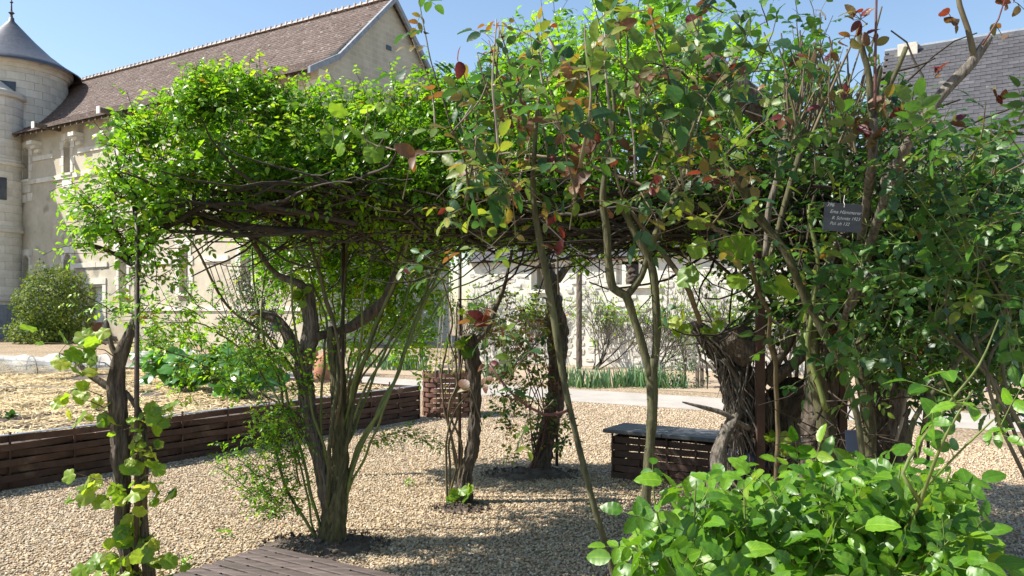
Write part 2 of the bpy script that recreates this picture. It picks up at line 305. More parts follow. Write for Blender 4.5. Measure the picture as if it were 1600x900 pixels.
class Plant:
    def __init__(s, name, loc, label, cat, leafm='rose_leaf', tms=('m0', 'm1'), twig='green_twig', group=None, maxparts=300, minpx=10, lvf=None, leafname='leaf'):
        s.root = thing(name, loc, label, cat, group); s.o = Vector(loc); s.lm = leafm; s.tms = tms; s.tw = MB(); s.twm = twig
        s.L = []; s.maxp = maxparts; s.minpx = minpx; s.lvf = lvf or (lambda: random.random() ** .8 * .96); s.leafname = leafname
    def leaf(s, p, d, n, size, lv=None, tm=None, m=None):
        if s.lm == 'copper_leaf' and m is None and lv is not None and lv > .72: size *= .82
        s.L.append((p, d, n, size, s.lvf() if lv is None else lv, tm or random.choice(s.tms), m or s.lm))
    def stem(s, name, pts, rad, m='cane', sides=8, step=.05, gn=0, amp=.3, seed=None, thorns=0, wob=0.0, label=None):
        b = MB(); 
        if gn: b.gnarl(pts, rad, gn, amp, seed if seed is not None else U(0, 99))
        else:
            ps, rs = smooth(pts, rad, step); sd = U(0, 99)
            if wob:
                for i in range(1, len(ps)): ps[i] = ps[i] + Vector((noise.noise(Vector((i * step * 5, sd, 0))), noise.noise(Vector((i * step * 5, sd, 7))), noise.noise(Vector((i * step * 5, sd, 14))))) * wob
            rs = [r * (1 + .18 * noise.noise(Vector((i * step * 14, sd, 3)))) for i, r in enumerate(rs)]
            b.tube(ps, rs, sides)
            for _ in range(thorns):
                i = random.randrange(len(ps) - 1); q = rv(); t = (ps[i + 1] - ps[i]).normalized(); q = (q - t * q.dot(t)).normalized()
                c = ps[i] + q * rs[i] * .8; b.tube([c, c + q * .007, c + q * .014 - Z * .003], [.005, .0028, .0004], 4)
        o = b.obj(name, m, s.root, sm=True)
        if label: o['label'] = label
        return o
    def twig(s, pts, r0, r1, sides=4):
        n = len(pts); s.tw.tube(pts, [r0 + (r1 - r0) * i / (n - 1) for i in range(n)], sides, False)
    def compound(s, p, d, n, ls, k=5, lv=None, gap=1.0):
        d = d.normalized(); sd = d.cross(n); sd = sd.normalized() if sd.length > 1e-5 else d.orthogonal().normalized(); n = sd.cross(d).normalized()
        Lr = ls * 1.75 * gap; lv = s.lvf() if lv is None else lv
        e = p + d * Lr - Z * Lr * .1
        s.twig([p, (p + e) / 2 + Z * Lr * .04, e] if p.y < 3.9 else [p, e], ls * .022, ls * .014, 3)
        def j(): return rv() * .28
        s.leaf(e, d - Z * .25 + j() * .7, n + j(), ls * U(.95, 1.1), lv)
        pos = [.62, .25] if k == 5 else ([.62] if k == 3 else [.72, .45, .18])
        for a, t in enumerate(pos):
            q = p + (e - p) * t
            for sg in (-1, 1): s.leaf(q, d * .45 + sd * sg - Z * .18 + j(), n + sd * sg * -.12 + j(), ls * (.9 - .13 * a) * U(.88, 1.1), min(1, max(0, lv + U(-.06, .06))))
    def shoot(s, p, d, length, ls, nl, droop=.25, r=.003, k=5, comp=True, lvtip=0.0, upn=.9, nb=Vector((0, 0, 0))):
        d = d.normalized(); pts = [p.copy()]; q = p.copy(); dd = d.copy(); st = length / 5
        for i in range(5):
            dd = (dd + rv() * .16 - Z * droop * (i / 5) * .4).normalized(); q = q + dd * st; pts.append(q.copy())
        s.twig(pts, r, r * .45)
        ph = U(0, 6.28)
        for i in range(nl):
            t = (i + .6) / nl; x = t * 5; j = min(4, int(x)); c = pts[j].lerp(pts[j + 1], x - j); ax = (pts[j + 1] - pts[j]).normalized()
            o1 = ax.orthogonal().normalized(); o2 = ax.cross(o1); a = ph + i * 2.4; out = o1 * math.cos(a) + o2 * math.sin(a)
            ld = out * .85 + ax * .55 + Z * .12; nn = Z * upn + ax * .35 + rv() * .45 + sdir * .25 + nb
            sz = ls * (1 - .45 * max(0, t - .6) / .4) * U(.8, 1.12); lv = min(1, max(0, s.lvf() + lvtip * (t > .8)))
            if comp: s.compound(c, ld, nn, sz, k, lv)
            else:
                e = c + ld.normalized() * sz * .35; s.twig([c, e], ls * .02, ls * .015, 3); s.leaf(e, ld - Z * .35, nn, sz, lv)
        return pts
    def fill(s, blobs, n, sl, ls, nl, up=.7, out=.6, shell=.45, **kw):
        wts = [b[3] * b[5] + b[3] * b[4] for b in blobs]
        for _ in range(n):
            b = random.choices(blobs, wts)[0]; c = P(*b[:3]); q = rv(); rr = random.random() ** shell
            p = c + Vector((q.x * b[3], q.y * b[4], q.z * b[5])) * rr
            s.shoot(p, q * out + Z * up + rv() * .55, sl * U(.6, 1.3), ls, nl, **kw)
    def tangle(s, blobs, n, ln, r, vert=.12, segs=7):
        for _ in range(n):
            b = random.choice(blobs); c = P(*b[:3]); p = c + Vector((U(-1, 1) * b[3], U(-1, 1) * b[4], U(-1, 1) * b[5]))
            d = Vector((U(-1, 1), U(-.5, .5), U(-1, 1) * vert)).normalized(); pts = [p]; L_ = ln * U(.5, 1.3)
            for i in range(segs):
                d = (d + rv() * .32); d.z -= (p.z - c.z) * .35; d.normalize(); p = p + d * L_ / segs
                if p.x / p.y * F + CX < 165 + U(-30, 30): break
                pts.append(p)
            if len(pts) < 3: continue
            r0 = r * U(.5, 1.5); s.twig(pts, r0, r0 * .4, 5)
    def finish(s):
        o0 = s.o
        s.L = [l for l in s.L if not (l[0].y < 3.3 and abs(CX + l[0].x / max(.3, l[0].y) * F - 1317) < 52 and abs(HY - (l[0].z - EYE) / max(.3, l[0].y) * F - 335) < 44)]
        s.L = [(*l[:5], 'lo', l[6]) if (l[5] in ('m0', 'm1') and l[0].y > 5.5 and l[3] < .1) else l for l in s.L]
        if s.tw.v: s.tw.obj('twig', s.twm, s.root, 'stuff', sm=True)
        if not s.L: return s
        def key(l):
            p = l[0]; px = CX + p.x / max(p.y, .1) * F; py = HY - (p.z - EYE) / max(p.y, .1) * F
            vis = -30 < px < 1630 and -30 < py < 930
            return (l[3] * F / max(p.y, .3)) if vis and p.y > .3 else 0
        idx = sorted(range(len(s.L)), key=lambda i: -key(s.L[i]))
        ind = [i for i in idx[:s.maxp] if key(s.L[i]) >= s.minpx]; si = set(ind); mats_ = {}
        def fr(l):
            p, d, n, sz = l[:4]; y = Vector(d).normalized(); x = y.cross(n); x = x.normalized() if x.length > 1e-5 else y.orthogonal().normalized(); z = x.cross(y)
            return x, y, z
        for i in ind:
            l = s.L[i]; x, y, z = fr(l); o = bpy.data.objects.new(s.leafname, leaf_variant(l[5], min(15, int(l[4] * 16)), l[6])); COL.objects.link(o); o.parent = s.root
            sz = l[3]; p = l[0] - o0
            o.matrix_local = Matrix(((x.x * sz, y.x * sz, z.x * sz, p.x), (x.y * sz, y.y * sz, z.y * sz, p.y), (x.z * sz, y.z * sz, z.z * sz, p.z), (0, 0, 0, 1)))
        rest = {}
        for i, l in enumerate(s.L):
            if i not in si: rest.setdefault(l[6], {}).setdefault(l[5], []).append(l)
        for m, gr in rest.items():
            Vs = []; Ts = []; LV = []; LU = []; off = 0
            for tm, ls in gr.items():
                V, T, Lu = TM[tm]; n = len(ls); X = np.zeros((n, 3, 3)); pp = np.zeros((n, 3)); lv = np.zeros(n)
                for k, l in enumerate(ls):
                    x, y, z = fr(l); X[k, 0] = x; X[k, 1] = y; X[k, 2] = z; X[k] *= l[3]; pp[k] = l[0] - o0; lv[k] = l[4]
                W = np.einsum('vi,nij->nvj', V, X) + pp[:, None, :]; nv = len(V)
                Vs.append(W.reshape(-1, 3)); Ts.append((T[None] + (np.arange(n) * nv)[:, None, None] + off).reshape(-1, 3)); LV.append(np.repeat(lv, nv)); LU.append(np.tile(Lu, (n, 1))); off += n * nv
            me = np_mesh('foliage', np.concatenate(Vs), np.concatenate(Ts), np.concatenate(LV), np.concatenate(LU)); link('foliage', me, m, s.root, 'stuff')
        return s

# ------------------------------------------------------------------ ground, path, bed
def sheet(name, poly, z, m, parent=None):
    b = MB(); b.add([Vector((p.x, p.y, z)) for p in poly], [tuple(range(len(poly)))]); o = b.obj(name, m, parent, 'structure' if not parent else None); return o
sheet('ground', [Vector((-400, -60, 0)), Vector((400, -60, 0)), Vector((400, 700, 0)), Vector((-400, 700, 0))], 0, 'gravel')
p0 = G(873, 607); p1 = G(877, 626); pw = abs((p1 - p0).dot(B))
sheet('path', [p0 + A * 34, p0 + A * 34 - B * pw, p0 - A * 26 - B * pw, p0 - A * 26], .004, 'pathstone')
sheet('planting_bed', [p0 + A * 8.5 + B * .8, p0 - A * 24 + B * .8, p0 - A * 24 + B * 5.6, p0 + A * 8.5 + B * 5.6], .006, 'chip')

W0 = G(0, 768); W1 = G(655, 655); BD = (W1 - W0).normalized(); BN = Vector((BD.y, -BD.x, 0)); WH = .48
bed0 = W0 - BD * 1.6; blen = (W1 - bed0).length
def strip_mesh(mb, pts, nrm, z0, z1, th):
    n = len(pts); vs = []
    for p, q in zip(pts, nrm):
        vs += [p + q * th / 2 + Z * z0, p + q * th / 2 + Z * z1, p - q * th / 2 + Z * z1, p - q * th / 2 + Z * z0]
    fs = [(4 * i + a, 4 * (i + 1) + a, 4 * (i + 1) + (a + 1) % 4, 4 * i + (a + 1) % 4) for i in range(n - 1) for a in range(4)]
    fs += [(0, 1, 2, 3), (4 * n - 1, 4 * n - 2, 4 * n - 3, 4 * n - 4)]; mb.add(vs, fs)
def woven(root, o, d, nrm, length, h, rows, sp, amp, m, gap=.004, post='post', slat='slat', off=0.0):
    rh = h / rows
    for r in range(rows):
        mb = MB(); n = max(8, int(length / sp * 8)); pts = []
        for i in range(n + 1):
            x = length * i / n; pts.append(o + d * x + nrm * (amp * math.cos(math.pi * (x + off) / sp + r * math.pi)))
        strip_mesh(mb, pts, [nrm] * (n + 1), r * rh + gap / 2 + U(0, .003), (r + 1) * rh - gap / 2, .006); mb.obj(slat, m, root)
    x = (-off) % sp + 0.0
    while x < length:
        c = o + d * x; box_obj(post, m, root, c - d * .008 - nrm * .008, d * .016, nrm * .016, Z * (h + .03)); x += sp
rb = thing('raised_bed', bed0, 'long raised garden bed edged with woven dark brown strips, at the left', 'raised bed')
woven(rb, bed0, BD, BN, blen, WH, 7, .56, .026, 'rust', .009, off=0.0)
box_obj('rim', 'lead', rb, bed0 - BN * .05 + Z * WH, BD * blen, BN * .062, Z * .008)
woven(rb, W1 + A * .0, A, B, 12.5, WH, 7, .56, .02, 'rust')
s_ = sheet('soil', [bed0 - BN * .03, W1 - BN * .03, W1 + A * 12.5, bed0 + A * 11], .40, 'soil', rb)
# straw mulch lying on the bed
def scatter_ribbons(name, m, npts, inside, ln, wd, zf, label, cat):
    V = []; T = []; k = 0; got = 0
    while got < npts:
        p = inside();
        if p is None: continue
        got += 1; a = U(0, 6.28); l = ln * U(.4, 1.3); dv = Vector((math.cos(a), math.sin(a), U(-.25, .25))) * l / 2; sd = Vector((-math.sin(a), math.cos(a), U(-.5, .5))) * wd; z = zf(p)
        c = Vector((p.x, p.y, z)); up = Z * U(0, .012)
        for q in (c - dv, c + up, c + dv): V += [tuple(q - sd), tuple(q + sd)]
        T += [(k, k + 1, k + 3), (k, k + 3, k + 2), (k + 2, k + 3, k + 5), (k + 2, k + 5, k + 4)]; k += 6
    me = bpy.data.meshes.new(name); me.from_pydata(V, [], T); o = link(name, me, m); tag(o, label, cat, kind='stuff'); return o
def in_bed():
    u = random.random() ** .7 * 11.2; v = U(0, 1) * blen; p = bed0 + BD * v + A * (u + .06)
    px = CX + p.x / p.y * F
    if px < -60: return None
    if noise.noise(p * .9) < -.22 and u > 1.2: return None
    return p
scatter_ribbons('straw', 'straw', 30000, in_bed, .19, .0042, lambda p: .405 + .045 * max(0, noise.noise(p * 2.1) + .3) + U(0, .03), 'golden straw mulch spread over the soil of the raised bed', 'straw')

# gravel pebbles: geometry-node scatter on patches
def pebbles(name, poly, dens, smin, smax, label):
    b = MB(); b.add(poly, [tuple(range(len(poly)))]); o = b.obj(name, 'pebble', None); tag(o, label, 'gravel', kind='stuff')
    ng = bpy.data.node_groups.new(name, 'GeometryNodeTree'); ng.interface.new_socket('Geometry', in_out='INPUT', socket_type='NodeSocketGeometry'); ng.interface.new_socket('Geometry', in_out='OUTPUT', socket_type='NodeSocketGeometry')
    n = ng.nodes; l = ng.links; gi = n.new('NodeGroupInput'); go = n.new('NodeGroupOutput')
    dp = n.new('GeometryNodeDistributePointsOnFaces'); dp.inputs['Density'].default_value = dens; l.new(gi.outputs[0], dp.inputs['Mesh'])
    ic = n.new('GeometryNodeMeshIcoSphere'); ic.inputs['Subdivisions'].default_value = 2; ic.inputs['Radius'].default_value = 1
    sp = n.new('GeometryNodeSetPosition'); nz = n.new('ShaderNodeTexNoise'); nz.inputs['Scale'].default_value = 1.1
    vm = n.new('ShaderNodeVectorMath'); vm.operation = 'SUBTRACT'; vm.inputs[1].default_value = (.5, .5, .5); l.new(nz.outputs['Color'], vm.inputs[0]); l.new(vm.outputs[0], sp.inputs['Offset'])
    l.new(ic.outputs['Mesh'], sp.inputs['Geometry'])
    sm = n.new('GeometryNodeSetMaterial'); sm.inputs['Material'].default_value = M['pebble']; l.new(sp.outputs[0], sm.inputs['Geometry'])
    ip = n.new('GeometryNodeInstanceOnPoints'); l.new(dp.outputs['Points'], ip.inputs['Points']); l.new(sm.outputs[0], ip.inputs['Instance'])
    rr = n.new('FunctionNodeRandomValue'); rr.data_type = 'FLOAT_VECTOR'; rr.inputs[0].default_value = (0, 0, 0); rr.inputs[1].default_value = (.6, .6, 6.28); l.new(rr.outputs[0], ip.inputs['Rotation'])
    rs = n.new('FunctionNodeRandomValue'); rs.data_type = 'FLOAT_VECTOR'; rs.inputs[0].default_value = (smin, smin * .8, smin * .6); rs.inputs[1].default_value = (smax, smax * .75, smax * .55); rs.inputs['Seed'].default_value = 5; l.new(rs.outputs[0], ip.inputs['Scale'])
    st = n.new('GeometryNodeStoreNamedAttribute'); st.data_type = 'FLOAT'; st.domain = 'INSTANCE'; st.inputs['Name'].default_value = 'rnd'; l.new(ip.outputs[0], st.inputs['Geometry'])
    rc = n.new('FunctionNodeRandomValue'); rc.data_type = 'FLOAT'; rc.inputs['Seed'].default_value = 9; l.new(rc.outputs[1], st.inputs['Value']); l.new(st.outputs[0], go.inputs[0])
    md = o.modifiers.new('scatter', 'NODES'); md.node_group = ng
    return o
def xy(p, z=.004): return Vector((p.x, p.y, z))
e0 = bed0 + BN * .03; e1 = W1 + BN * .03
tt = (8.2 - e0.y) / BD.y; em = e0 + BD * tt
pebbles('gravel', [xy(e0), Vector((-2.6, 3.6, .004)), Vector((5.6, 3.6, .004)), Vector((5.6, 8.2, .004)), xy(em)], 2300, .005, .0145, 'beige and brown rounded gravel stones covering the near garden floor')
q0 = p0 - B * (pw + .05)
def on_q(x): return q0 - A * ((x - q0.x) / A.x * -1)
pebbles('gravel', [xy(em), Vector((6.2, 8.2, .004)), xy(on_q(4.2)), xy(on_q(-1.2)), xy(e1)], 1200, .008, .016, 'finer looking gravel stones between the bench and the pale path')

# ------------------------------------------------------------------ stone barn
C = Vector(((497 - CX) / F * 32, 32, 0)); WL = 29.0; EZ = 11.3; RW = 4.39; RZ = 15.4
barn = thing('stone_barn', C, 'long old stone barn with brown tiled roof and shaded gable end, behind the canopy', 'barn')
b = MB(); b.add([C, C + A * WL, C + A * WL + Z * EZ, C + Z * EZ], [(0, 1, 2, 3)]); 
# long face with window openings: built as strips round the windows
wins = [(4.27, 2.33, 4.45), (8.5, 2.33, 4.45), (13.2, 2.33, 4.45), (18.1, 2.33, 4.45), (22.2, 2.33, 4.45)] + [(s, 8.65, 10.35) for s in (4.27, 8.5, 13.2, 18.1, 22.2)]
WWD = .33; DEP = .45
def wall_open(o, d, nrm, length, height, holes, dep):
    mb = MB(); xs = sorted(set([0, length] + [x for h in holes for x in (h[0], h[1])])); zs = sorted(set([0, height] + [z for h in holes for z in (h[2], h[3])]))
    for i in range(len(xs) - 1):
        for j in range(len(zs) - 1):
            cx = (xs[i] + xs[i + 1]) / 2; cz = (zs[j] + zs[j + 1]) / 2
            if any(h[0] < cx < h[1] and h[2] < cz < h[3] for h in holes): continue
            a = o + d * xs[i] + Z * zs[j]; e = d * (xs[i + 1] - xs[i]); f = Z * (zs[j + 1] - zs[j]); mb.add([a, a + e, a + e + f, a + f], [(0, 1, 2, 3)])
    for h in holes:
        a = o + d * h[0] + Z * h[2]; e = d * (h[1] - h[0]); f = Z * (h[3] - h[2]); q = -nrm * dep
        mb.add([a, a + e, a + e + f, a + f, a + q, a + e + q, a + e + f + q, a + f + q], [(0, 1, 5, 4), (1, 2, 6, 5), (2, 3, 7, 6), (3, 0, 4, 7)])
    return mb
holes = [(s - WWD, s + WWD, z0, z1) for s, z0, z1 in wins]
doorh = (14.9, 16.1, 0, 2.7)
wall_open(C, A, -B, WL, EZ, holes + [doorh], DEP).obj('front_wall', 'plaster', barn)
mb = MB(); g0 = C; g1 = C + B * 2 * RW
mb.add([g0, g1, g1 + Z * EZ, C + B * RW + Z * (RZ - .1), g0 + Z * EZ], [(0, 1, 2, 3, 4)])
q = A * WL; mb.add([g0 + q, g1 + q, g1 + q + Z * EZ, C + B * RW + Z * (RZ - .1) + q, g0 + q + Z * EZ], [(0, 1, 2, 3, 4)])
mb.add([g1, g1 + q, g1 + q + Z * EZ, g1 + Z * EZ], [(0, 1, 2, 3)])
# gable masonry material with coursed blocks
def gablemat():
    m, t, b_ = nodes('gable_stone'); tc = N(t, 'ShaderNodeTexCoord'); mp = N(t, 'ShaderNodeMapping'); mp.inputs['Rotation'].default_value = (R(90), 0, R(58)); 
    vs = N(t, 'ShaderNodeVectorMath', operation='DOT_PRODUCT'); vs.inputs[1].default_value = B; t.links.new(tc.outputs['Object'], vs.inputs[0])
    sx = N(t, 'ShaderNodeSeparateXYZ'); t.links.new(tc.outputs['Object'], sx.inputs[0]); cb = N(t, 'ShaderNodeCombineXYZ'); t.links.new(vs.outputs['Value'], cb.inputs[0]); t.links.new(sx.outputs[2], cb.inputs[1])
    br = N(t, 'ShaderNodeTexBrick', i_Scale=1.0); br.inputs['Brick Width'].default_value = .45; br.inputs['Row Height'].default_value = .24; br.inputs['Mortar Size'].default_value = .02
    br.inputs['Color1'].default_value = (.5, .45, .36, 1); br.inputs['Color2'].default_value = (.36, .33, .27, 1); br.inputs['Mortar'].default_value = (.55, .52, .46, 1); t.links.new(cb.outputs[0], br.inputs[0])
    nz = N(t, 'ShaderNodeTexNoise', i_Scale=1.2, i_Detail=8.0); t.links.new(tc.outputs['Object'], nz.inputs[0])
    c = mix(t, .6, br.outputs['Color'], ramp(t, nz.outputs[0], [(.3, (.3, .28, .23)), (.7, (.55, .51, .43))])); t.links.new(c, b_.inputs['Base Color']); b_.inputs['Roughness'].default_value = .95
    bump(t, b_, nz.outputs[0], .6, .03); return m
M['gable_stone'] = gablemat()
mb.obj('gable_wall', 'gable_stone', barn)
box_obj('vent_opening', 'glass', barn, C + B * 4.1 - A * .03 + Z * 13.1, B * .34, A * .05, Z * .2); box_obj('vent_opening', 'glass', barn, C + B * 5.7 - A * .03 + Z * 10.6, B * .6, A * .05, Z * .55)
# roof: stepped courses of tiles with a flared foot
OV = .75
prof = [(-OV, EZ - .32), (.9, EZ + .62), (RW, RZ)]
def roofpt(x):
    for (a, za), (c, zc) in zip(prof, prof[1:]):
        if x <= c + 1e-6: return za + (zc - za) * (x - a) / (c - a)
    return RZ
rows = 34
def roof_side(sgn):
    mb = MB(); G0 = -.22
    for i in range(rows):
        x0 = -OV + (RW + OV) * i / rows; x1 = -OV + (RW + OV) * (i + 1) / rows; z0 = roofpt(x0); z1 = roofpt(x1)
        n = 60
        for k in range(n):
            a0 = G0 + (WL + .3) * k / n; a1 = G0 + (WL + .3) * (k + 1) / n; l = .05 + U(-.012, .02)
            def pt(x, a, z): return C + B * (x if sgn < 0 else 2 * RW - x) + A * a + Z * z
            v = [pt(x0, a0, z0 + l), pt(x0, a1, z0 + l), pt(x1, a1, z1 + .012), pt(x1, a0, z1 + .012), pt(x0, a0, z0 - .02), pt(x0, a1, z0 - .02)]
            mb.add(v, [(0, 1, 2, 3), (0, 4, 5, 1)])
    return mb
roof_side(-1).obj('roof', 'rooftile', barn); roof_side(1).obj('roof', 'rooftile', barn)
mb = MB()      # boarded underside of the eave
for sgn in (-1, 1):
    def pt(x, a, z): return C + B * (x if sgn < 0 else 2 * RW - x) + A * a + Z * z
    mb.add([pt(-OV, -.2, prof[0][1] - .05), pt(-OV, WL, prof[0][1] - .05), pt(.1, WL, EZ + .02), pt(.1, -.2, EZ + .02)], [(0, 1, 2, 3)])
mb.obj('soffit', 'wood_old', barn)
for i in range(52):
    a = C + A * (.3 + i * .54); mb = MB(); mb.box(a - B * (OV - .04) + Z * (prof[0][1] - .19), A * .1, B * .75 + Z * .42, Z * .12); mb.obj('rafter_end', 'wood_old', barn)
# verge coping on the gable
mb = MB()
pr = [(-OV, prof[0][1]), (.9, EZ + .62), (RW, RZ), (2 * RW - .9, EZ + .62), (2 * RW + OV, prof[0][1])]
for (xa, za), (xb, zb) in zip(pr, pr[1:]): mb.box(C + B * xa - A * .34 + Z * (za - .18), B * (xb - xa) + Z * (zb - za), A * .14, Z * .26)
mb.obj('verge_board', 'lead', barn)
# ridge tiles, one by one
rm = MB(); pts = []
for k in range(9):
    a = math.pi * k / 8; pts.append((math.cos(a) * .16, math.sin(a) * .13))
for (x0, z0), (x1, z1) in zip(pts, pts[1:]):
    rm.add([B * x0 + Z * z0, B * x1 + Z * z1, B * x1 + Z * z1 + A * .36, B * x0 + Z * z0 + A * .36], [(0, 1, 2, 3)])
for k in range(9):
    pass
rm.box(-B * .18 + A * .30 - Z * .01, B * .36, A * .07, Z * .165)
rme = rm.mesh('ridge_tile')
for i in range(78):
    o = link('ridge_tile', rme, 'ridge', barn); o.location = Vector((0, 0, RZ + .03)) + B * RW + A * (-.2 + i * .375) + Z * U(-.01, .015)
# string courses, quoins, windows
def stone(o, d, nrm, ln, h, proud=.06, parent=barn, nm='stone', m='ashlar'):
    return box_obj(nm, m, parent, o - nrm * .04, d * ln, nrm * (proud + .04), Z * h)
NB = -B
for z in (1.5, 3.68, 8.35, 9.55):
    s = 0.0
    while s < WL:
        l = U(.8, 1.3); inh = any(h[0] - .28 < s + l and s < h[1] + .28 and h[2] - .05 < z + .1 < h[3] + .05 for h in holes + [doorh])
        if not inh: stone(C + A * s + Z * z, A, NB, l - .02, .24 if z > 3 else .16, .07 + U(0, .01), nm='string_course_stone')
        s += l
for k in range(27):
    l = .62 if k % 2 else .38; stone(C + Z * (.02 + k * .415) , A, NB, l, .4, .03, nm='quoin')
    box_obj('quoin', 'ashlar', barn, C - A * .03 + B * .0 + Z * (.02 + k * .415), B * (.38 if k % 2 else .62), A * .06, Z * .4)
def arch_window(s, z0, z1, tall):
    o = C + A * s + Z * z0; h = z1 - z0; fw = MB()
    q = -NB * .3 * -1
    rt = C + A * s - NB * (-.0)
    base = C + A * s + B * .28 + Z * z0
    fr = MB(); fr.box(base - A * WWD, A * .05, B * .06, Z * h); fr.box(base + A * (WWD - .05), A * .05, B * .06, Z * h); fr.box(base - A * (WWD - .05), A * (2 * WWD - .1), B * .06, Z * .05); fr.box(base - A * .02 + Z * .05, A * .04, B * .05, Z * (h - .3))
    f = fr.obj('window_frame', 'whitepaint', barn)
    pn = MB(); pn.box(base - A * WWD + B * .03, A * 2 * WWD, B * .02, Z * h); pn.obj('pane', 'glass', f, local=True)
    ar = MB(); n = 8; vs_o = []; 
    for k in range(n):      # spandrels that turn the square head into a round one
        a0 = math.pi * k / n; a1 = math.pi * (k + 1) / n
        x0, y0, x1, y1 = math.cos(a0) * WWD, math.sin(a0) * WWD, math.cos(a1) * WWD, math.sin(a1) * WWD
        cz = h - WWD; zt = h
        v = [C + A * (s + x0) + Z * (z0 + cz + y0), C + A * (s + x1) + Z * (z0 + cz + y1), C + A * (s + x1) + Z * (z0 + zt), C + A * (s + x0) + Z * (z0 + zt)]
        v = [p - B * .02 for p in v]; v2 = [p + B * .4 for p in v]; ar.add(v + v2, [(0, 1, 2, 3), (0, 1, 5, 4), (1, 2, 6, 5), (3, 0, 4, 7)])
    ar.obj('arch_head', 'ashlar', barn)
    stone(C + A * (s - .5) + Z * (z0 - .14), A, NB, 1.0, .13, .13, nm='window_sill')
    k = 0; z = z0
    while z < z1 + .25:
        hh = .42; w1_ = .34 if k % 2 else .2
        stone(C + A * (s - WWD - w1_) + Z * z, A, NB, w1_, hh - .02, .045); stone(C + A * (s + WWD) + Z * z, A, NB, w1_, hh - .02, .045); z += hh; k += 1
    for x, zz in ((-.55, z1), (-.2, z1 + .03), (.17, z1)):
        stone(C + A * (s + x) + Z * (zz + .02), A, NB, .36, .34, .042)
    if tall:
        stone(C + A * (s - .45) + Z * (z0 - .72), A, NB, .9, .5, .04); stone(C + A * (s - .7) + Z * (z0 - 1.2), A, NB, .5, .42, .04); stone(C + A * (s - .12) + Z * (z0 - 1.25), A, NB, .75, .42, .045)
for s, z0, z1 in wins: arch_window(s, z0, z1, z0 > 5)
dr = box_obj('door', 'whitepaint', barn, C + A * 14.9 + B * .3 + Z * .02, A * 1.2, B * .06, Z * 2.66)
for k in range(3): box_obj('door_panel', 'whitepaint', dr, C + A * (14.98 + k * .38) + B * .28 + Z * .2, A * .3, B * .02, Z * 2.2)
for s_i in (14.6, 16.1): 
    for k in range(7): stone(C + A * s_i + Z * (.0 + k * .4), A, NB, .3, .38, .05)
stone(C + A * 14.6 + Z * 2.82, A, NB, 1.8, .3, .06, nm='lintel')
for s in (20.6, 16.6, 12.0, 7.6, 3.0):
    for k, (dd, hh) in enumerate(((.55, .22), (.38, .2), (.2, .2))): stone(C + A * s + Z * (10.35 - k * .2), A, NB, .5 - .04 * k, .19, dd, nm='corbel')
for s in (18.7, 12.9, 7.2):
    cb_ = MB(); cb_.box(C + A * s - B * 1.35 + Z * (EZ - .42), A * .2, B * 1.5, Z * .2); cb_.obj('hoist_beam', 'wood_old', barn)
    box_obj('beam_cap', 'whitepaint', barn, C + A * (s - .03) - B * 1.4 + Z * (EZ - .5), A * .26, B * .05, Z * .34)

# ------------------------------------------------------------------ round tower with cone roof, small turret, wing
def ring_stones(root, c, r, z0, z1, rh, nb, phi0, phi1, m='ashlar', th=.03, skip=None):
    st = MB(); da = 2 * math.pi / nb; n = 4; ri = r - .02; ro = r + th
    for lo, hi in ((0, 1),):
        vs = []
        for k in range(n + 1):
            a = (.005 + (da - .01) * k / n) if r < 99 else 0
            for (rr, zz) in ((ro, .012), (ro, rh - .012), (ri, rh), (ri, 0)): vs.append((rr * math.cos(a), rr * math.sin(a), zz))
        fs = [(4 * k + a, 4 * (k + 1) + a, 4 * (k + 1) + (a + 1) % 4, 4 * k + (a + 1) % 4) for k in range(n) for a in range(4)] + [(0, 1, 2, 3), (4 * n + 3, 4 * n + 2, 4 * n + 1, 4 * n)]
        st.add([Vector(v) for v in vs], fs)
    me = st.mesh('stone'); z = z0; row = 0
    while z < z1 - rh * .5:
        for k in range(nb):
            a = da * (k + .5 * (row % 2)); am = (a + da / 2 + math.pi) % (2 * math.pi) - math.pi
            if phi0 < am < phi1 and not (skip and skip(am, z + rh / 2)):
                o = link('stone', me, m, root); o.location = Vector((c.x, c.y, z)) - root.location; o.rotation_euler = (0, 0, a)
        z += rh; row += 1
def lathe(prf, seg=48):
    mb = MB(); n = len(prf); vs = [Vector((r * math.cos(2 * math.pi * k / seg), r * math.sin(2 * math.pi * k / seg), z)) for (r, z) in prf for k in range(seg)]
    mb.add(vs, [(i * seg + k, i * seg + (k + 1) % seg, (i + 1) * seg + (k + 1) % seg, (i + 1) * seg + k) for i in range(n - 1) for k in range(seg)]); return mb
def lathe_obj(nm, m, root, prf, off=Vector((0, 0, 0)), seg=48, sm=False):
    o = link(nm, lathe(prf, seg).mesh(nm, sm), m, root); o.location = off; return o
TC = Vector(((18 - CX) / F * 46.3, 46.3, 0)); TR = 2.85
tw = thing('round_tower', TC, 'round pale stone tower with a dark conical slate roof, at the far left', 'tower')
lathe_obj('core_wall', 'ashlar', tw, [(TR, 0), (TR, 15.3)])
ring_stones(tw, TC, TR, 0, 14.9, .43, 20, -2.6, .35, skip=lambda a, z: abs(a + 1.1) < .17 and 13 < z < 14.1)
lathe_obj('cornice', 'ashlar', tw, [(TR, 14.85), (TR + .12, 14.9), (TR + .15, 15.1), (TR + .3, 15.2), (TR + .32, 15.42), (TR, 15.5)])
lathe_obj('roof', 'coneslate', tw, [(TR + .75, 15.15), (TR + .77, 15.22), (TR + .1, 15.62), (2.1, 16.25), (1.2, 17.1), (.5, 17.85), (.16, 18.22), (.13, 18.42), (0, 18.5)], sm=True)
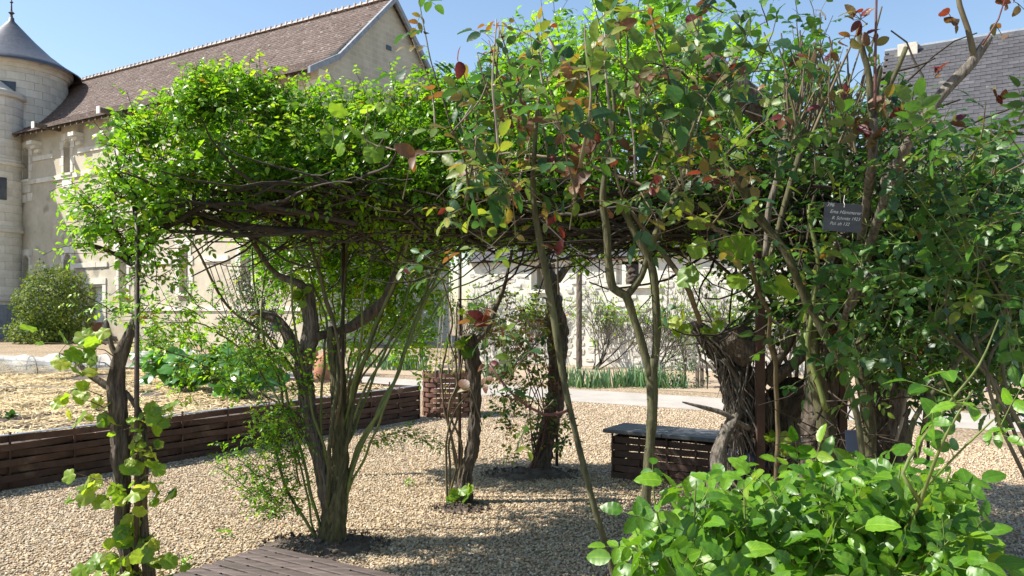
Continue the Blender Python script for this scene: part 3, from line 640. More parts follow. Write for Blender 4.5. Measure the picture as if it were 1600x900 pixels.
fin = lathe_obj('finial', 'iron', tw, [(.1, 0), (.06, .25), (.17, .35), (.05, .45), (.035, .9), (.1, .97), (.03, 1.05), (.025, 1.9), (0, 2.0)], Vector((0, 0, 18.35)), 10)
mb = MB(); mb.box(TC + Vector((-.55, -.02, 19.75)), Vector((1.1, 0, 0)), Vector((0, .04, 0)), Z * .05); mb.box(TC + Vector((.1, -.02, 19.9)), Vector((.5, 0, 0)), Vector((0, .03, 0)), Vector((0, 0, .3))); mb.obj('weather_vane', 'iron', tw)
sw = Vector((math.cos(-1.1), math.sin(-1.1), 0)); st_ = Vector((-sw.y, sw.x, 0))
box_obj('window', 'glass', tw, TC + sw * (TR - .06) - st_ * .45 + Z * 13.0, st_ * .9, sw * .08, Z * 1.05); box_obj('window_sill', 'ashlar', tw, TC + sw * (TR - .06) - st_ * .6 + Z * 12.86, st_ * 1.2, sw * .22, Z * .13)
UC = Vector(((-14 - CX) / F * 43.6, 43.6, 0)); UR = 1.5
tu = thing('stair_turret', UC, 'small round stair turret with moulded stone bands at the left picture edge, against the tower', 'turret')
lathe_obj('core_wall', 'ashlar', tu, [(UR, 0), (UR, 13.2), (UR + .02, 13.2), (0, 14.4)])
ring_stones(tu, UC, UR, 1.9, 13.0, .44, 11, -2.2, 1.0, skip=lambda a, z: abs(a + .75) < .3 and 7.3 < z < 8.7)
for z in (2.0, 5.7, 9.3, 13.0): lathe_obj('moulding', 'ashlar', tu, [(UR, z - .05), (UR + .16, z), (UR + .2, z + .12), (UR + .1, z + .2), (UR + .14, z + .3), (UR, z + .36)])
lathe_obj('plinth', 'lead', tu, [(UR + .1, 0), (UR + .1, 1.7), (UR, 1.8)])
sw = Vector((math.cos(-.75), math.sin(-.75), 0)); st_ = Vector((-sw.y, sw.x, 0)); box_obj('window', 'glass', tu, UC + sw * (UR - .03) - st_ * .35 + Z * 7.4, st_ * .7, sw * .06, Z * 1.2)
wg = thing('castle_wing', C + A * 28, 'tall plastered castle wing just outside the left edge, throwing a slanting shadow on the barn', 'building')
o0 = C + A * 27.2 - B * 11; wl = MB(); wl.box(o0, A * 7, B * 11.5, Z * 18.0); wl.obj('wall', 'plaster', wg)
rf = MB(); a_ = o0 - B * .4 + Z * 18.0; rf.add([a_ - A * .1, a_ + A * 7.4, a_ + A * 7.4 + B * 12.3, a_ + B * 12.3 - A * .1, a_ + A * 3.6 + Z * 3.2, a_ + A * 3.6 + B * 12.3 + Z * 3.2], [(0, 3, 5, 4), (1, 4, 5, 2), (0, 4, 1), (3, 2, 5)]); rf.obj('roof', 'coneslate', wg)

# ------------------------------------------------------------------ low house and slate-roofed house along the back
K = Vector((3.44, 21.5, 0)); D = -A           # D runs to the right along the wall
lw = thing('garden_house', K - D * 5.6, 'low white rubble-stone building with a slate roof behind the canopy, climbers on its wall', 'house')
x0w, x1w = -5.6, 9.0; WHT = 3.15
oW = K + D * x0w; wlen = x1w - x0w
hl = [(4.9, 6.1, 2.25, 2.95), (2.2, 3.0, 2.15, 2.95), (9.6, 10.6, 1.0, 2.2)]
wall_open(oW, D, -B, wlen, WHT, hl, .35).obj('front_wall', 'limewash', lw)
mb = MB(); mb.add([oW, oW + B * 6, oW + B * 6 + Z * WHT, oW + B * 3 + Z * (WHT + 2.6), oW + Z * WHT], [(0, 1, 2, 3, 4)]); mb.obj('end_wall', 'limewash', lw)
for h in hl:
    f = MB(); bb = oW + D * h[0] + B * .2 + Z * h[2]; W_ = h[1] - h[0]; H_ = h[3] - h[2]
    f.box(bb, D * .06, B * .05, Z * H_); f.box(bb + D * (W_ - .06), D * .06, B * .05, Z * H_); f.box(bb + D * .06 + Z * (H_ - .06), D * (W_ - .12), B * .05, Z * .06); f.box(bb + D * (W_ / 2 - .02), D * .04, B * .04, Z * (H_ - .06))
    fo = f.obj('window_frame', 'whitepaint', lw); pn = MB(); pn.box(bb + B * .03, D * W_, B * .01, Z * H_); pn.obj('pane', 'glass', fo)
    box_obj('window_sill', 'ashlar', lw, oW + D * (h[0] - .1) - B * .1 + Z * (h[2] - .1), D * (W_ + .2), B * .25, Z * .098); box_obj('lintel', 'terracotta', lw, oW + D * (h[0] - .1) - B * .04 + Z * (h[3] + .002), D * (W_ + .2), B * .1, Z * .12)
# stones of the rubble wall
def rubble_meshes(nv, m):
    out = []
    for k in range(nv):
        n = random.choice((5, 6, 7)); a0 = U(0, 6); sq_ = lambda v: math.copysign(abs(v) ** .45, v); n = 8; a0 = U(.1, .6); o_ = [(sq_(math.cos(a0 + 6.283 * i / n)) * U(.8, 1.02), sq_(math.sin(a0 + 6.283 * i / n)) * U(.7, .98)) for i in range(n)]
        mbb = MB(); vs = [D * x * .5 + Z * z * .5 + B * .02 for x, z in o_] + [D * x * .43 + Z * z * .42 - B * (1 * U(.3, 1)) * .085 for x, z in o_]
        mbb.add(vs, [(i, (i + 1) % n, n + (i + 1) % n, n + i) for i in range(n)] + [tuple(range(n, 2 * n))]); me = mbb.mesh('stone'); me.materials.append(M[m]); out.append(me)
    return out
rms = rubble_meshes(16, 'whitestone'); cells = []
z = .12
while z < WHT - .1:
    rh = U(.13, .24); x = U(0, .2)
    while x < wlen - .2:
        l = U(.15, .55); jz = U(-.07, .07)
        if not any(h[0] - .2 < x + l / 2 < h[1] + .2 and h[2] - .25 < z + rh / 2 < h[3] + .25 for h in hl): cells.append((x + l / 2, max(.1, z + rh / 2 + jz), l * U(.8, 1.04), rh * U(.6, 1.25)))
        x += l + U(.0, .12)
    z += rh
random.shuffle(cells); ext = MB()
for i, (x, z, l, rh) in enumerate(cells):
    p = oW + D * x + Z * z; me = random.choice(rms); S = Vector((1, 1, rh * 1.0)); ang = U(-.1, .1)
    if i < 290:
        o = link('stone', me, None, lw); o.location = p - lw.location
        # scale along wall and height
        o.matrix_local = Matrix.Translation(p - lw.location) @ Matrix.Rotation(math.atan2(D.y, D.x), 4, 'Z') @ Matrix.Diagonal((l, U(.25, .45), rh, 1)) @ Matrix.Rotation(-math.atan2(D.y, D.x), 4, 'Z')
    else:
        Mx = Matrix.Translation(p) @ Matrix.Rotation(math.atan2(D.y, D.x), 4, 'Z') @ Matrix.Diagonal((l, U(.35, .6), rh, 1)) @ Matrix.Rotation(-math.atan2(D.y, D.x), 4, 'Z')
        ext.add([Mx @ v.co for v in me.vertices], [tuple(p_.vertices) for p_ in me.polygons])
ext.obj('stonework', 'whitestone', lw, 'stuff')
def slate_roof(root, o, ln, run, rise, ov, vis, sw=.24, ex=.17, name='slate'):
    e = (B * run + Z * rise); L_ = e.length; e.normalize(); nn = e.cross(D); nn = nn if nn.z > 0 else -nn; st = o - e * ov; rows_ = int((L_ + ov) / ex); cnt = 0; rest = MB()
    uf = MB(); uf.add([st - nn * .03, st + D * ln - nn * .03, st + D * ln + e * (L_ + ov) - nn * .03, st + e * (L_ + ov) - nn * .03], [(0, 1, 2, 3)]); uf.obj('roof_deck', 'wood_old', root)
    bk = MB(); rid = o + e * L_; bk.add([rid, rid + D * ln, rid + D * ln + B * run - Z * rise, rid + B * run - Z * rise], [(0, 1, 2, 3)]); bk.obj('rear_roof', 'roofslate', root)
    q = MB(); q.add([Vector((0, 0, 0)), D * (sw - .006), D * (sw - .006) + e * (ex * 1.25), e * (ex * 1.25), nn * .014, D * (sw - .006) + nn * .014, D * (sw - .006) + e * (ex * 1.25) + nn * .001, e * (ex * 1.25) + nn * .001], [(4, 5, 6, 7), (0, 1, 5, 4), (0, 4, 7, 3), (1, 2, 6, 5)]); me = q.mesh(name); me.materials.append(M['roofslate']); items = []
    for r in range(rows_):
        k = 0
        while True:
            x = (k + .5 * (r % 2)) * sw - sw * .5
            if x + sw > ln: break
            if x >= 0: items.append(st + e * (r * ex) + D * x + nn * (.012 + U(0, .008)))
            k += 1
    pri = [p for p in items if vis(p)]; random.shuffle(pri); pri = pri[:300]; ps = set(id(p) for p in pri)
    for p in pri: o_ = link(name, me, None, root); o_.location = p - root.location
    for p in items:
        if id(p) not in ps: rest.add([p + v.co for v in me.vertices], [tuple(f.vertices) for f in me.polygons])
    rest.obj('slates', 'roofslate', root, 'stuff')
    rd = MB(); rd.tube([rid + Z * .02, rid + D * ln + Z * .02], .09, 8); rd.obj('ridge_capping', 'lead', root)
def scr(p): return CX + p.x / p.y * F, HY - (p.z - EYE) / p.y * F
slate_roof(lw, oW + Z * WHT, wlen - .2, 3.0, 2.6, .25, lambda p: True)
hs = thing('slate_house', K + D * 9.0, 'taller house with big grey slate roof and small chimney, behind roses at right', 'house')
h0 = K + D * (5.43 + .0); hlen = 12.0; hz = 3.9
h1 = K + D * 5.5 + B * .45
mb = MB(); mb.box(K + D * 9.02, D * 9, B * 10, Z * hz); mb.box(K + D * 5.5 + B * 1.2, D * 3.5, B * 8.4, Z * hz)
mb.obj('wall', 'limewash', hs)
mb = MB(); g_ = K + D * 5.52 + Z * hz; mb.add([g_, g_ + B * 10, g_ + B * 5 + Z * 4.9], [(0, 1, 2)]); mb.obj('gable_wall', 'limewash', hs)
slate_roof(hs, K + D * 5.4 + Z * hz, hlen, 5.0, 5.0, .3, lambda p: 1370 < scr(p)[0] < 1600 and 60 < scr(p)[1] < 250)
ch = K + D * 5.75 + B * 4.75 + Z * (hz + 4.7); cho = box_obj('chimney', 'rubble', hs, ch, D * .5, B * .5, Z * .42)
box_obj('chimney_cap', 'lead', cho, ch - D * .06 - B * .06 + Z * .42, D * .62, B * .62, Z * .12)

# ------------------------------------------------------------------ bench, slatted seat, planter
bo = G(957, 747); bn = thing('woven_bench', bo, 'dark low bench with a slate slab top and woven sides, on gravel under the canopy', 'bench')
BL = 1.62; BDp = .36; BH = .40
woven(bn, bo, D, -B, BL, BH, 6, .27, .012, 'rust', .006, off=.0); woven(bn, bo + B * BDp, D, -B, BL, BH, 6, .27, .012, 'rust', .006)
woven(bn, bo, B, -D, BDp, BH, 6, .18, .012, 'rust', .006); woven(bn, bo + D * BL, B, -D, BDp, BH, 6, .18, .012, 'rust', .006)
for k in range(3):
    sb = MB(); l = (BL + .14) / 3; sb.box(bo - D * .07 - B * .07 + D * (l * k) + Z * (BH + .032), D * (l - .006), B * (BDp + .14), Z * .035); o = sb.obj('slab', 'slate', bn); md = o.modifiers.new('bevel', 'BEVEL'); md.width = .005; md.segments = 2
Kc = G(420, 850, .45); st = thing('slatted_bench', Vector((Kc.x, Kc.y, 0)), 'low slatted dark wooden seat in the bottom left foreground, its corner towards the rose', 'bench')
SH = .45; SLn = 1.9; n_s = 15; swd = .066
k0 = Vector((Kc.x, Kc.y, SH))
for k in range(n_s):
    oo = k0 - B * (swd * (k + 1)) + D * U(0, .002); mb = MB(); mb.box(oo, D * SLn, B * (swd - .017), Z * -.03); o = mb.obj('slat', 'slatwood', st); md = o.modifiers.new('bevel', 'BEVEL'); md.width = .003; md.segments = 2
    x = U(0.0, .1); sp = MB()
    while x < SLn: 
        l = U(.04, .1); sp.box(oo - B * .0165 + D * x - Z * .001, D * min(l, SLn - x), B * .016, Z * -.02); x += l + U(.12, .24)
    sp.obj('spacer', 'slatwood', st)
for (u, v) in ((.05, .05), (1.7, .05), (.05, .9), (1.7, .9)): box_obj('leg', 'rust', st, Vector((Kc.x, Kc.y, 0)) + D * u - B * (v + .08), D * .08, B * .08, Z * (SH - .0305))
pc = G(697, 652); pc = pc + Vector((0, .25, 0)); pr_ = .36
pl = thing('woven_planter', pc, 'round woven rust-brown metal planter with bamboo canes, standing at the end of the raised bed', 'planter')
PH = .66; prow = 9; n = 96
for r in range(prow):
    mb = MB(); pts = []; nr = []
    for k in range(n + 1):
        a = 2 * math.pi * k / n; nv_ = Vector((math.cos(a), math.sin(a), 0)); nr.append(nv_); pts.append(pc + nv_ * (pr_ + .016 * math.cos(a * 8 + r * math.pi)))
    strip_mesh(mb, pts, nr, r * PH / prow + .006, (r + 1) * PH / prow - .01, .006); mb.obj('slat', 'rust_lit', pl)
for k in range(16):
    a = 2 * math.pi * k / 16; nv_ = Vector((math.cos(a), math.sin(a), 0)); mb = MB(); mb.tube([pc + nv_ * pr_, pc + nv_ * pr_ + Z * (PH + .02)], .009, 6); mb.obj('post', 'rust', pl)
mb = MB(); nn_ = 24; mb.add([pc + Vector((math.cos(6.283 * k / nn_) * (pr_ - .02), math.sin(6.283 * k / nn_) * (pr_ - .02), PH - .08)) for k in range(nn_)], [tuple(range(nn_))]); mb.obj('soil', 'soil', pl)
for (a, tx) in ((.3, .02), (1.6, .05), (2.9, -.03), (4.1, .0), (5.2, .03)):
    s0 = pc + Vector((math.cos(a) * .2, math.sin(a) * .2, PH - .1)); mb = MB(); mb.tube([s0, pc + Vector((tx, 0, 2.1)) + Vector((math.cos(a), math.sin(a), 0)) * .02], [.008, .005], 6); mb.obj('bamboo_cane', 'dead_twig', pl)
yv = Plant('climber', pc + Z * (PH - .08), 'young climber with yellow-green leaves growing in the woven planter', 'plant', 'yellow_leaf', ('m1',), 'dead_twig')
for k in range(26): yv.shoot(pc + Vector((U(-.3, .35), U(-.35, .1), PH + U(-.1, .25))), Vector((U(-.4, .5), -.3, U(-.6, .9))), .32, .065, 4, comp=False, droop=.8)
yv.finish()

# ------------------------------------------------------------------ pergola frame
pg = thing('pergola', P(213, 482, 4.62) * 1 - Z * P(213, 482, 4.62).z, 'thin rusty iron pergola frame carrying the roses and vines over the gravel', 'pergola')
def post(px, d, top, r, nm='post', m='iron'):
    x = (px - CX) / F * d; mb = MB(); mb.tube([Vector((x, d, 0)), Vector((x + .005, d, top))], r, 10); return mb.obj(nm, m, pg, sm=True)
post(213, 4.55, 2.15, .014); post(535, 5.75, 2.15, .014); post(718, 6.75, 2.15, .014); post(870, 8.1, 2.15, .016); post(1450, 6.6, 2.15, .014)
sq = (1190 - CX) / F * 4.7; box_obj('post', 'rust', pg, Vector((sq - .025, 4.7, 0)), Vector((.046, 0, 0)), Vector((0, .046, 0)), Z * 2.75)
sq = (1210 - CX) / F * 4.66; box_obj('post', 'rust', pg, Vector((sq + .38, 4.66, 0)), Vector((.046, 0, 0)), Vector((0, .046, 0)), Z * 2.6)
def rail(a, c_, r=.009, m='iron'):
    mb = MB(); mb.tube([a, (a + c_) / 2 - Z * .02, c_], r, 6); mb.obj('rail', m, pg)
for d, xa, xb in ((5.3, -2.1, 3.4), (6.0, -2.3, 3.5), (6.8, -2.2, 3.6)): rail(Vector((xa, d, 2.1)), Vector((xb, d + .1, 2.12)), .006)
for x in (-2.0, -1.4, -.6, .2, 1.0, 1.8, 2.6, 3.2): rail(Vector((x, 4.7, 2.12)), Vector((x, 7.0, 2.14)), .006)
arch = MB(); ap = [P(1105, 95, 4.2), P(1135, 118, 4.2), P(1165, 148, 4.2), P(1200, 172, 4.22), P(1235, 192, 4.25), P(1262, 230, 4.3)]

# ------------------------------------------------------------------ left old vine and its leaves
v1 = Plant('old_vine', G(205, 917), 'gnarled old grapevine trunk with pale lime leaves beside the thin post, left foreground', 'vine', 'vine_leaf', ('vine',), 'cane_brown')
d = 4.6
v1.stem('trunk', [P(208, 920, d), P(195, 850, d), P(191, 780, d), P(187, 700, d), P(184, 640, d), P(183, 590, d), P(192, 548, d), P(203, 515, d)], [.043, .034, .037, .042, .044, .042, .04, .018], 'bark', gn=30, amp=.5, seed=3)
v1.stem('branch', [P(232, 920, d), P(226, 850, d), P(224, 780, d), P(226, 700, d), P(220, 650, d), P(196, 610, d)], [.03, .026, .024, .022, .018, .012], 'bark', gn=10, amp=.25, seed=8)
v1.stem('branch', [P(240, 915, d), P(232, 870, d), P(214, 840, d)], [.022, .02, .014], 'bark', gn=10, amp=.25, seed=9)
v1.stem('branch', [P(190, 612, d), P(165, 602, d), P(140, 585, d), P(118, 565, d), P(96, 553, d)], [.026, .022, .016, .008, .005], 'bark', gn=10, amp=.3, seed=12)
v1.stem('branch', [P(188, 560, d), P(176, 545, d), P(170, 522, d), P(166, 500, d)], [.02, .015, .011, .008], 'bark', gn=10, amp=.35, seed=15)
v1.stem('branch', [P(200, 530, d), P(208, 505, d), P(205, 498, d)], [.03, .016, .006], 'bark', gn=10, amp=.4, seed=17)
cl = [(92, 552, 7), (62, 535, 2), (125, 527, 4), (150, 545, 5), (158, 522, 4), (150, 565, 5), (115, 608, 7), (150, 640, 9), (118, 625, 5), (235, 645, 8), (262, 640, 6), (205, 668, 5), (228, 690, 8), (214, 708, 6), (148, 748, 7), (140, 772, 6), (170, 765, 6), (200, 775, 7), (240, 768, 7), (238, 740, 4), (205, 800, 4), (205, 828, 8), (222, 850, 6), (172, 862, 4), (190, 882, 9), (208, 895, 8), (245, 850, 4), (282, 868, 3), (165, 890, 5), (240, 890, 4)]
for (x, y, n_) in cl:
    base = P(200 + (x - 200) * .45, y + 12, d - U(0, .06)); tip = P(x, y, d - U(.0, .14)); v1.twig([base, base.lerp(tip, .5) + Z * .015, tip], .004, .002, 5)
    for k in range(n_):
        q = tip + Vector((U(-.085, .085), U(-.1, .06), U(-.07, .065))); v1.twig([tip, q], .0018, .0014, 3); v1.leaf(q, Vector((U(-1, 1), U(-.7, .1), U(-.9, .3))), Vector((U(-1, .8), U(-.9, .4), U(.1, 1))), U(.035, .095), U(.2, 1))
v1.finish()

# ------------------------------------------------------------------ second old vine and big light-green climbing rose
d = 5.45
v2 = Plant('old_vine', G(500, 848), 'twisting bare old vine trunk leaning left beside the green rose canes', 'vine', 'vine_leaf', ('vine',), 'cane_brown')
v2.stem('trunk', [P(518, 850, d), P(516, 790, d), P(505, 735, d), P(490, 680, d), P(479, 620, d), P(474, 570, d), P(484, 528, d), P(486, 495, d), P(480, 462, d), P(487, 445, d)], [.07, .05, .044, .046, .048, .052, .046, .04, .042, .024], 'bark_grey', gn=30, amp=.4, seed=31)
v2.stem('branch', [P(486, 460, d), P(465, 442, d), P(435, 430, d + .1), P(412, 405, d + .1), P(390, 370, d), P(360, 340, d)], [.03, .026, .02, .018, .016, .012], 'bark', gn=10, amp=.25, seed=33)
v2.stem('branch', [P(478, 570, d), P(462, 545, d), P(450, 522, d), P(430, 498, d), P(402, 490, d), P(392, 497, d)], [.045, .042, .036, .03, .028, .016], 'bark', gn=14, amp=.35, seed=35)
v2.stem('branch', [P(520, 520, d + .1), P(545, 512, d + .1), P(572, 495, d + .1), P(600, 470, d + .1), P(615, 440, d + .1), P(620, 425, d + .1)], [.022, .034, .034, .032, .028, .02], 'bark', gn=14, amp=.3, seed=37)
v2.stem('branch', [P(482, 530, d), P(500, 525, d), P(522, 520, d + .1)], [.04, .03, .024], 'bark', gn=12, amp=.3, seed=38)
for k in range(14): v2.leaf(P(U(460, 476), U(455, 470), d - .1), rv(), Vector((0, -1, 1)), U(.04, .07))
v2.finish()
r1 = Plant('climbing_rose', G(520, 850), 'huge climbing rose with fresh light green leaves roofing the left half of the pergola', 'climbing rose', 'rose_leaf', ('m0', 'm1'), 'dark_twig')
d = 5.4
canes = [
 ([(505, 850), (528, 740), (540, 620), (520, 500), (470, 330)], .02, 'moss_bark'), ([(515, 850), (515, 700), (530, 560), (540, 420), (545, 330)], .017, 'moss_bark'),
 ([(528, 848), (540, 700), (560, 600), (590, 500), (640, 360)], .018, 'moss_bark'), ([(532, 846), (552, 720), (605, 620), (650, 500), (690, 380)], .017, 'cane'),
 ([(534, 840), (556, 720), (618, 590), (660, 480), (720, 350)], .013, 'cane'), ([(535, 830), (545, 650), (575, 540), (620, 430), (650, 340)], .015, 'cane'),
 ([(500, 840), (470, 700), (440, 600), (400, 480), (390, 330)], .012, 'cane'), ([(495, 840), (450, 660), (390, 560), (320, 510), (250, 500)], .008, 'cane'),
 ([(512, 800), (480, 640), (430, 540), (350, 470), (300, 380), (240, 335)], .013, 'cane_brown'), ([(522, 800), (500, 650), (510, 520), (480, 420), (430, 330)], .011, 'cane'),
 ([(500, 845), (455, 780), (430, 700), (440, 620), (410, 500), (425, 340)], .012, 'cane'), ([(540, 780), (600, 640), (640, 540), (700, 460), (760, 430)], .009, 'cane'),
 ([(530, 700), (560, 560), (570, 450), (600, 340)], .01, 'cane'), ([(520, 700), (530, 560), (500, 430), (510, 330)], .012, 'cane_brown'),
 ([(470, 760), (440, 640), (350, 590), (290, 560), (225, 530)], .007, 'cane_brown'), ([(525, 740), (580, 600), (640, 450), (650, 330)], .012, 'cane'),
 ([(532, 760), (556, 640), (600, 560), (660, 470), (750, 380)], .010, 'cane'), ([(510, 720), (470, 560), (455, 450), (470, 330)], .01, 'cane')]
r1.stem('trunk', [P(518, 856, d - .03), P(526, 790, d - .03), P(532, 720, d), P(530, 650, d), P(524, 580, d), P(518, 510, d)], [.078, .056, .046, .038, .03, .02], 'moss_bark', gn=26, amp=.4, seed=41)
for pts, r, m in canes:
    dd = [d + U(-.08, .08) * min(1, i) + (i / len(pts)) * U(-.3, .5) for i in range(len(pts))]
    r1.stem('cane', [P(x, y, dd[i]) for i, (x, y) in enumerate(pts)], [r * (1 - .5 * i / (len(pts) - 1)) for i in range(len(pts))], m, 8, wob=.02)
for pts, r in (([(115, 382), (150, 385), (185, 400), (205, 415)], .012), ([(205, 412), (235, 380), (262, 352), (300, 345), (380, 355), (520, 365)], .02), ([(205, 415), (190, 380), (175, 350), (150, 330)], .015), ([(205, 400), (212, 350), (208, 300)], .014), ([(270, 350), (330, 320), (430, 325), (560, 350)], .014), ([(240, 360), (300, 362), (400, 368), (500, 360)], .011)):
    r1.stem('branch', [P(x, y, 4.75 + .05 * i) for i, (x, y) in enumerate(pts)], [r] * len(pts), 'dark_twig', gn=10, amp=.3)
canL = [(255, 262, 4.8, .24, .4, .22), (340, 235, 4.9, .38, .5, .32), (420, 240, 5.0, .42, .6, .32), (510, 250, 5.1, .45, .6, .28), (600, 245, 5.2, .45, .6, .27), (690, 240, 5.3, .45, .6, .3), (770, 215, 5.3, .4, .6, .36), (205, 320, 4.7, .2, .3, .16), (185, 335, 4.7, .12, .2, .12), (240, 390, 4.7, .12, .2, .06), (300, 310, 4.6, .35, .2, .08), (480, 300, 4.7, .5, .2, .08), (640, 300, 4.8, .5, .2, .08), (560, 290, 4.8, .6, .2, .1), (720, 290, 4.9, .3, .2, .12), (840, 270, 5.6, .25, .4, .22)]
canL = [(b[0], b[1], b[2] + (.3 if b[3] > .3 else 0), *b[3:]) for b in canL]
r1.fill(canL, 1720, .23, .05, 4, up=.5, out=.9, shell=.3)
top = [(335, 140, 4.9), (365, 150, 5.1), (395, 140, 5.0), (440, 165, 5.1), (300, 170, 4.8), (250, 200, 4.8), (215, 215, 4.75), (480, 160, 5), (325, 150, 4.8), (345, 150, 4.9), (550, 165, 5.1), (600, 160, 5.2), (660, 150, 5.2), (710, 140, 5.2), (740, 150, 5.2), (395, 150, 5.0)]
for (x, y, dd) in top:
    for k in range(8): r1.shoot(P(x + U(-28, 28), y + U(10, 50), dd), Vector((U(-.4, .4), U(-.3, .3), 1)), U(.2, .34), .052, 5)
for k in range(26): r1.shoot(P(U(150, 225), U(280, 400), 4.75), Vector((-.6, U(-.3, .3), U(-.2, .6))), .3, .042, 5)
low = [(290, 490, 5.3, .5, .25, .12), (340, 560, 5.3, .5, .2, .18), (430, 620, 5.25, .2, .15, .25), (400, 590, 5.25, .2, .2, .15)]
r1.fill(low, 105, .3, .04, 5, up=.25, out=.3, shell=.6)
for (x, y, k_) in ((440, 790, 26), (450, 740, 18), (420, 690, 8), (400, 760, 9), (380, 740, 5), (440, 690, 12), (470, 660, 6)):
    for k in range(k_): r1.shoot(P(x + U(-25, 25), y + U(-25, 25), d - .05 + U(-.15, .15)), Vector((U(-1, .3), U(-.5, .3), U(0, .9))), .22, .034, 5)
for k in range(16): r1.shoot(P(U(205, 250), U(395, 500), 4.6), Vector((U(-1, 1), U(-.4, .3), U(-.4, .8))), .2, .036, 4)
for k in range(12): r1.shoot(P(560 + k * 9, 690 - 10 * math.sin(k / 3.6) + U(-6, 6), d + .1), Vector((1, U(-.3, .3), U(-.3, .3))), .22, .03, 5, droop=.5)
r1.tangle([(330, 328, 5.1, .4, .3, .05), (420, 332, 5.4, .6, .6, .08), (520, 330, 5.5, .7, .8, .09), (650, 335, 5.6, .7, .8, .1), (760, 345, 5.8, .6, .8, .1), (560, 350, 6.2, .8, .5, .08), (700, 360, 6.4, .7, .5, .08)], 360, .9, .009)
r1.fill([(480, 330, 5.8, .6, .5, .1), (600, 335, 5.9, .6, .5, .1), (720, 335, 5.9, .5, .5, .12), (790, 320, 5.5, .3, .4, .12)], 260, .24, .05, 4, up=0, out=.6, shell=.6)
r1.finish()
# leafy rose further back, seen bright under the roof
r2 = Plant('climbing_rose', G(528, 745), 'leafy bright green rose climbing behind the canes, seen lit below the pergola roof', 'climbing rose', 'rose_leaf', ('m0', 'm1'), 'dark_twig')
r2.fill([(490, 420, 7.6, .5, .4, .4), (580, 430, 7.6, .55, .4, .45), (650, 420, 7.8, .4, .4, .45), (560, 520, 7.8, .5, .3, .3), (640, 540, 8.0, .3, .3, .3), (520, 350, 7.4, .8, .5, .25), (650, 350, 7.4, .6, .5, .25), (450, 370, 7.3, .35, .4, .3), (540, 400, 7.6, .9, .4, .4)], 900, .3, .06, 4, up=.5, out=.7, shell=.5)
for k in range(8): r2.stem('cane', [G(528, 745), P(524 + 5 * k, 600, 7.7), P(500 + 22 * k, 480, 7.8), P(470 + 34 * k, 360, 7.5)], [.014, .011, .009, .006], 'cane_brown', 6, wob=.03)
r2.L = [(*l[:5], 'lo' if l[3] < .05 else l[5], l[6]) for l in r2.L]
r2.finish()

# ------------------------------------------------------------------ middle vine, reddish shrub
d = 6.6
v3 = Plant('old_vine', G(722, 785), 'slim dark twisted vine trunk in the centre with loose thin stems at its left side', 'vine', 'vine_leaf', ('vine',), 'dead_twig')
v3.stem('trunk', [P(722, 787, d), P(728, 740, d), P(738, 700, d), P(741, 650, d), P(742, 600, d), P(738, 560, d), P(728, 522, d)], [.085, .055, .046, .044, .048, .056, .056], 'bark', gn=24, amp=.42, seed=51)
v3.stem('branch', [P(735, 540, d), P(760, 515, d), P(775, 480, d), P(790, 440, d), P(800, 390, d)], [.03, .024, .018, .014, .012], 'bark', gn=10, amp=.25)
for k, pts in enumerate(([(702, 785), (712, 720), (700, 650), (715, 600), (700, 520)], [(706, 780), (700, 700), (718, 640), (712, 560), (716, 470)], [(712, 770), (722, 700), (702, 640), (720, 580), (722, 480)], [(700, 788), (697, 690), (712, 640), (740, 600), (735, 560)], [(715, 760), (708, 690), (690, 600), (705, 500), (690, 430)])):
    v3.stem('stem', [P(x, y, d - .02) for x, y in pts], [.011, .01, .009, .008, .006], 'cane_brown', 7, wob=.02)
for k in range(16): v3.leaf(P(U(695, 730), U(765, 795), d - .1), rv(), Vector((0, -.8, 1)), U(.05, .1), U(.2, .7))
for k in range(10): v3.leaf(P(U(690, 740), U(470, 560), d - .1), rv(), Vector((0, -.8, 1)), U(.05, .1), U(0, .7))
v3.finish()
d = 7.85
v4 = Plant('rose_shrub', G(838, 738), 'reddish green rose wrapped round a dark leaning trunk on a soil mound', 'rose', 'copper_leaf', ('m0', 'm1'), 'red_twig', lvf=lambda: random.choice((.1, .35, .55, .66, .74, .78, .88, .64)))
v4.stem('trunk', [P(842, 740, d), P(853, 690, d), P(866, 630, d), P(872, 570, d), P(870, 510, d), P(864, 460, d), P(850, 410, d), P(830, 360, d)], [.1, .075, .07, .075, .095, .06, .05, .04], 'bark', gn=22, amp=.4, seed=61)
v4.stem('branch', [P(868, 440, d), P(890, 415, d), P(925, 395, d), P(960, 375, d)], [.04, .03, .024, .018], 'bark', gn=10, amp=.3)
for k in range(7): v4.stem('stem', [P(835 + U(-12, 14), 738, d - .1), P(825 + U(-20, 40), 640, d - .1), P(820 + U(-40, 50), 540 + U(-40, 40), d - .1)], [.008, .006, .004], 'red_twig', 6, wob=.03)
v4.fill([(815, 560, 7.7, .35, .3, .4), (825, 650, 7.7, .28, .25, .35), (800, 500, 7.7, .3, .3, .3), (850, 690, 7.7, .2, .2, .2)], 105, .26, .06, 4, up=.4, out=.6)
v4.finish()

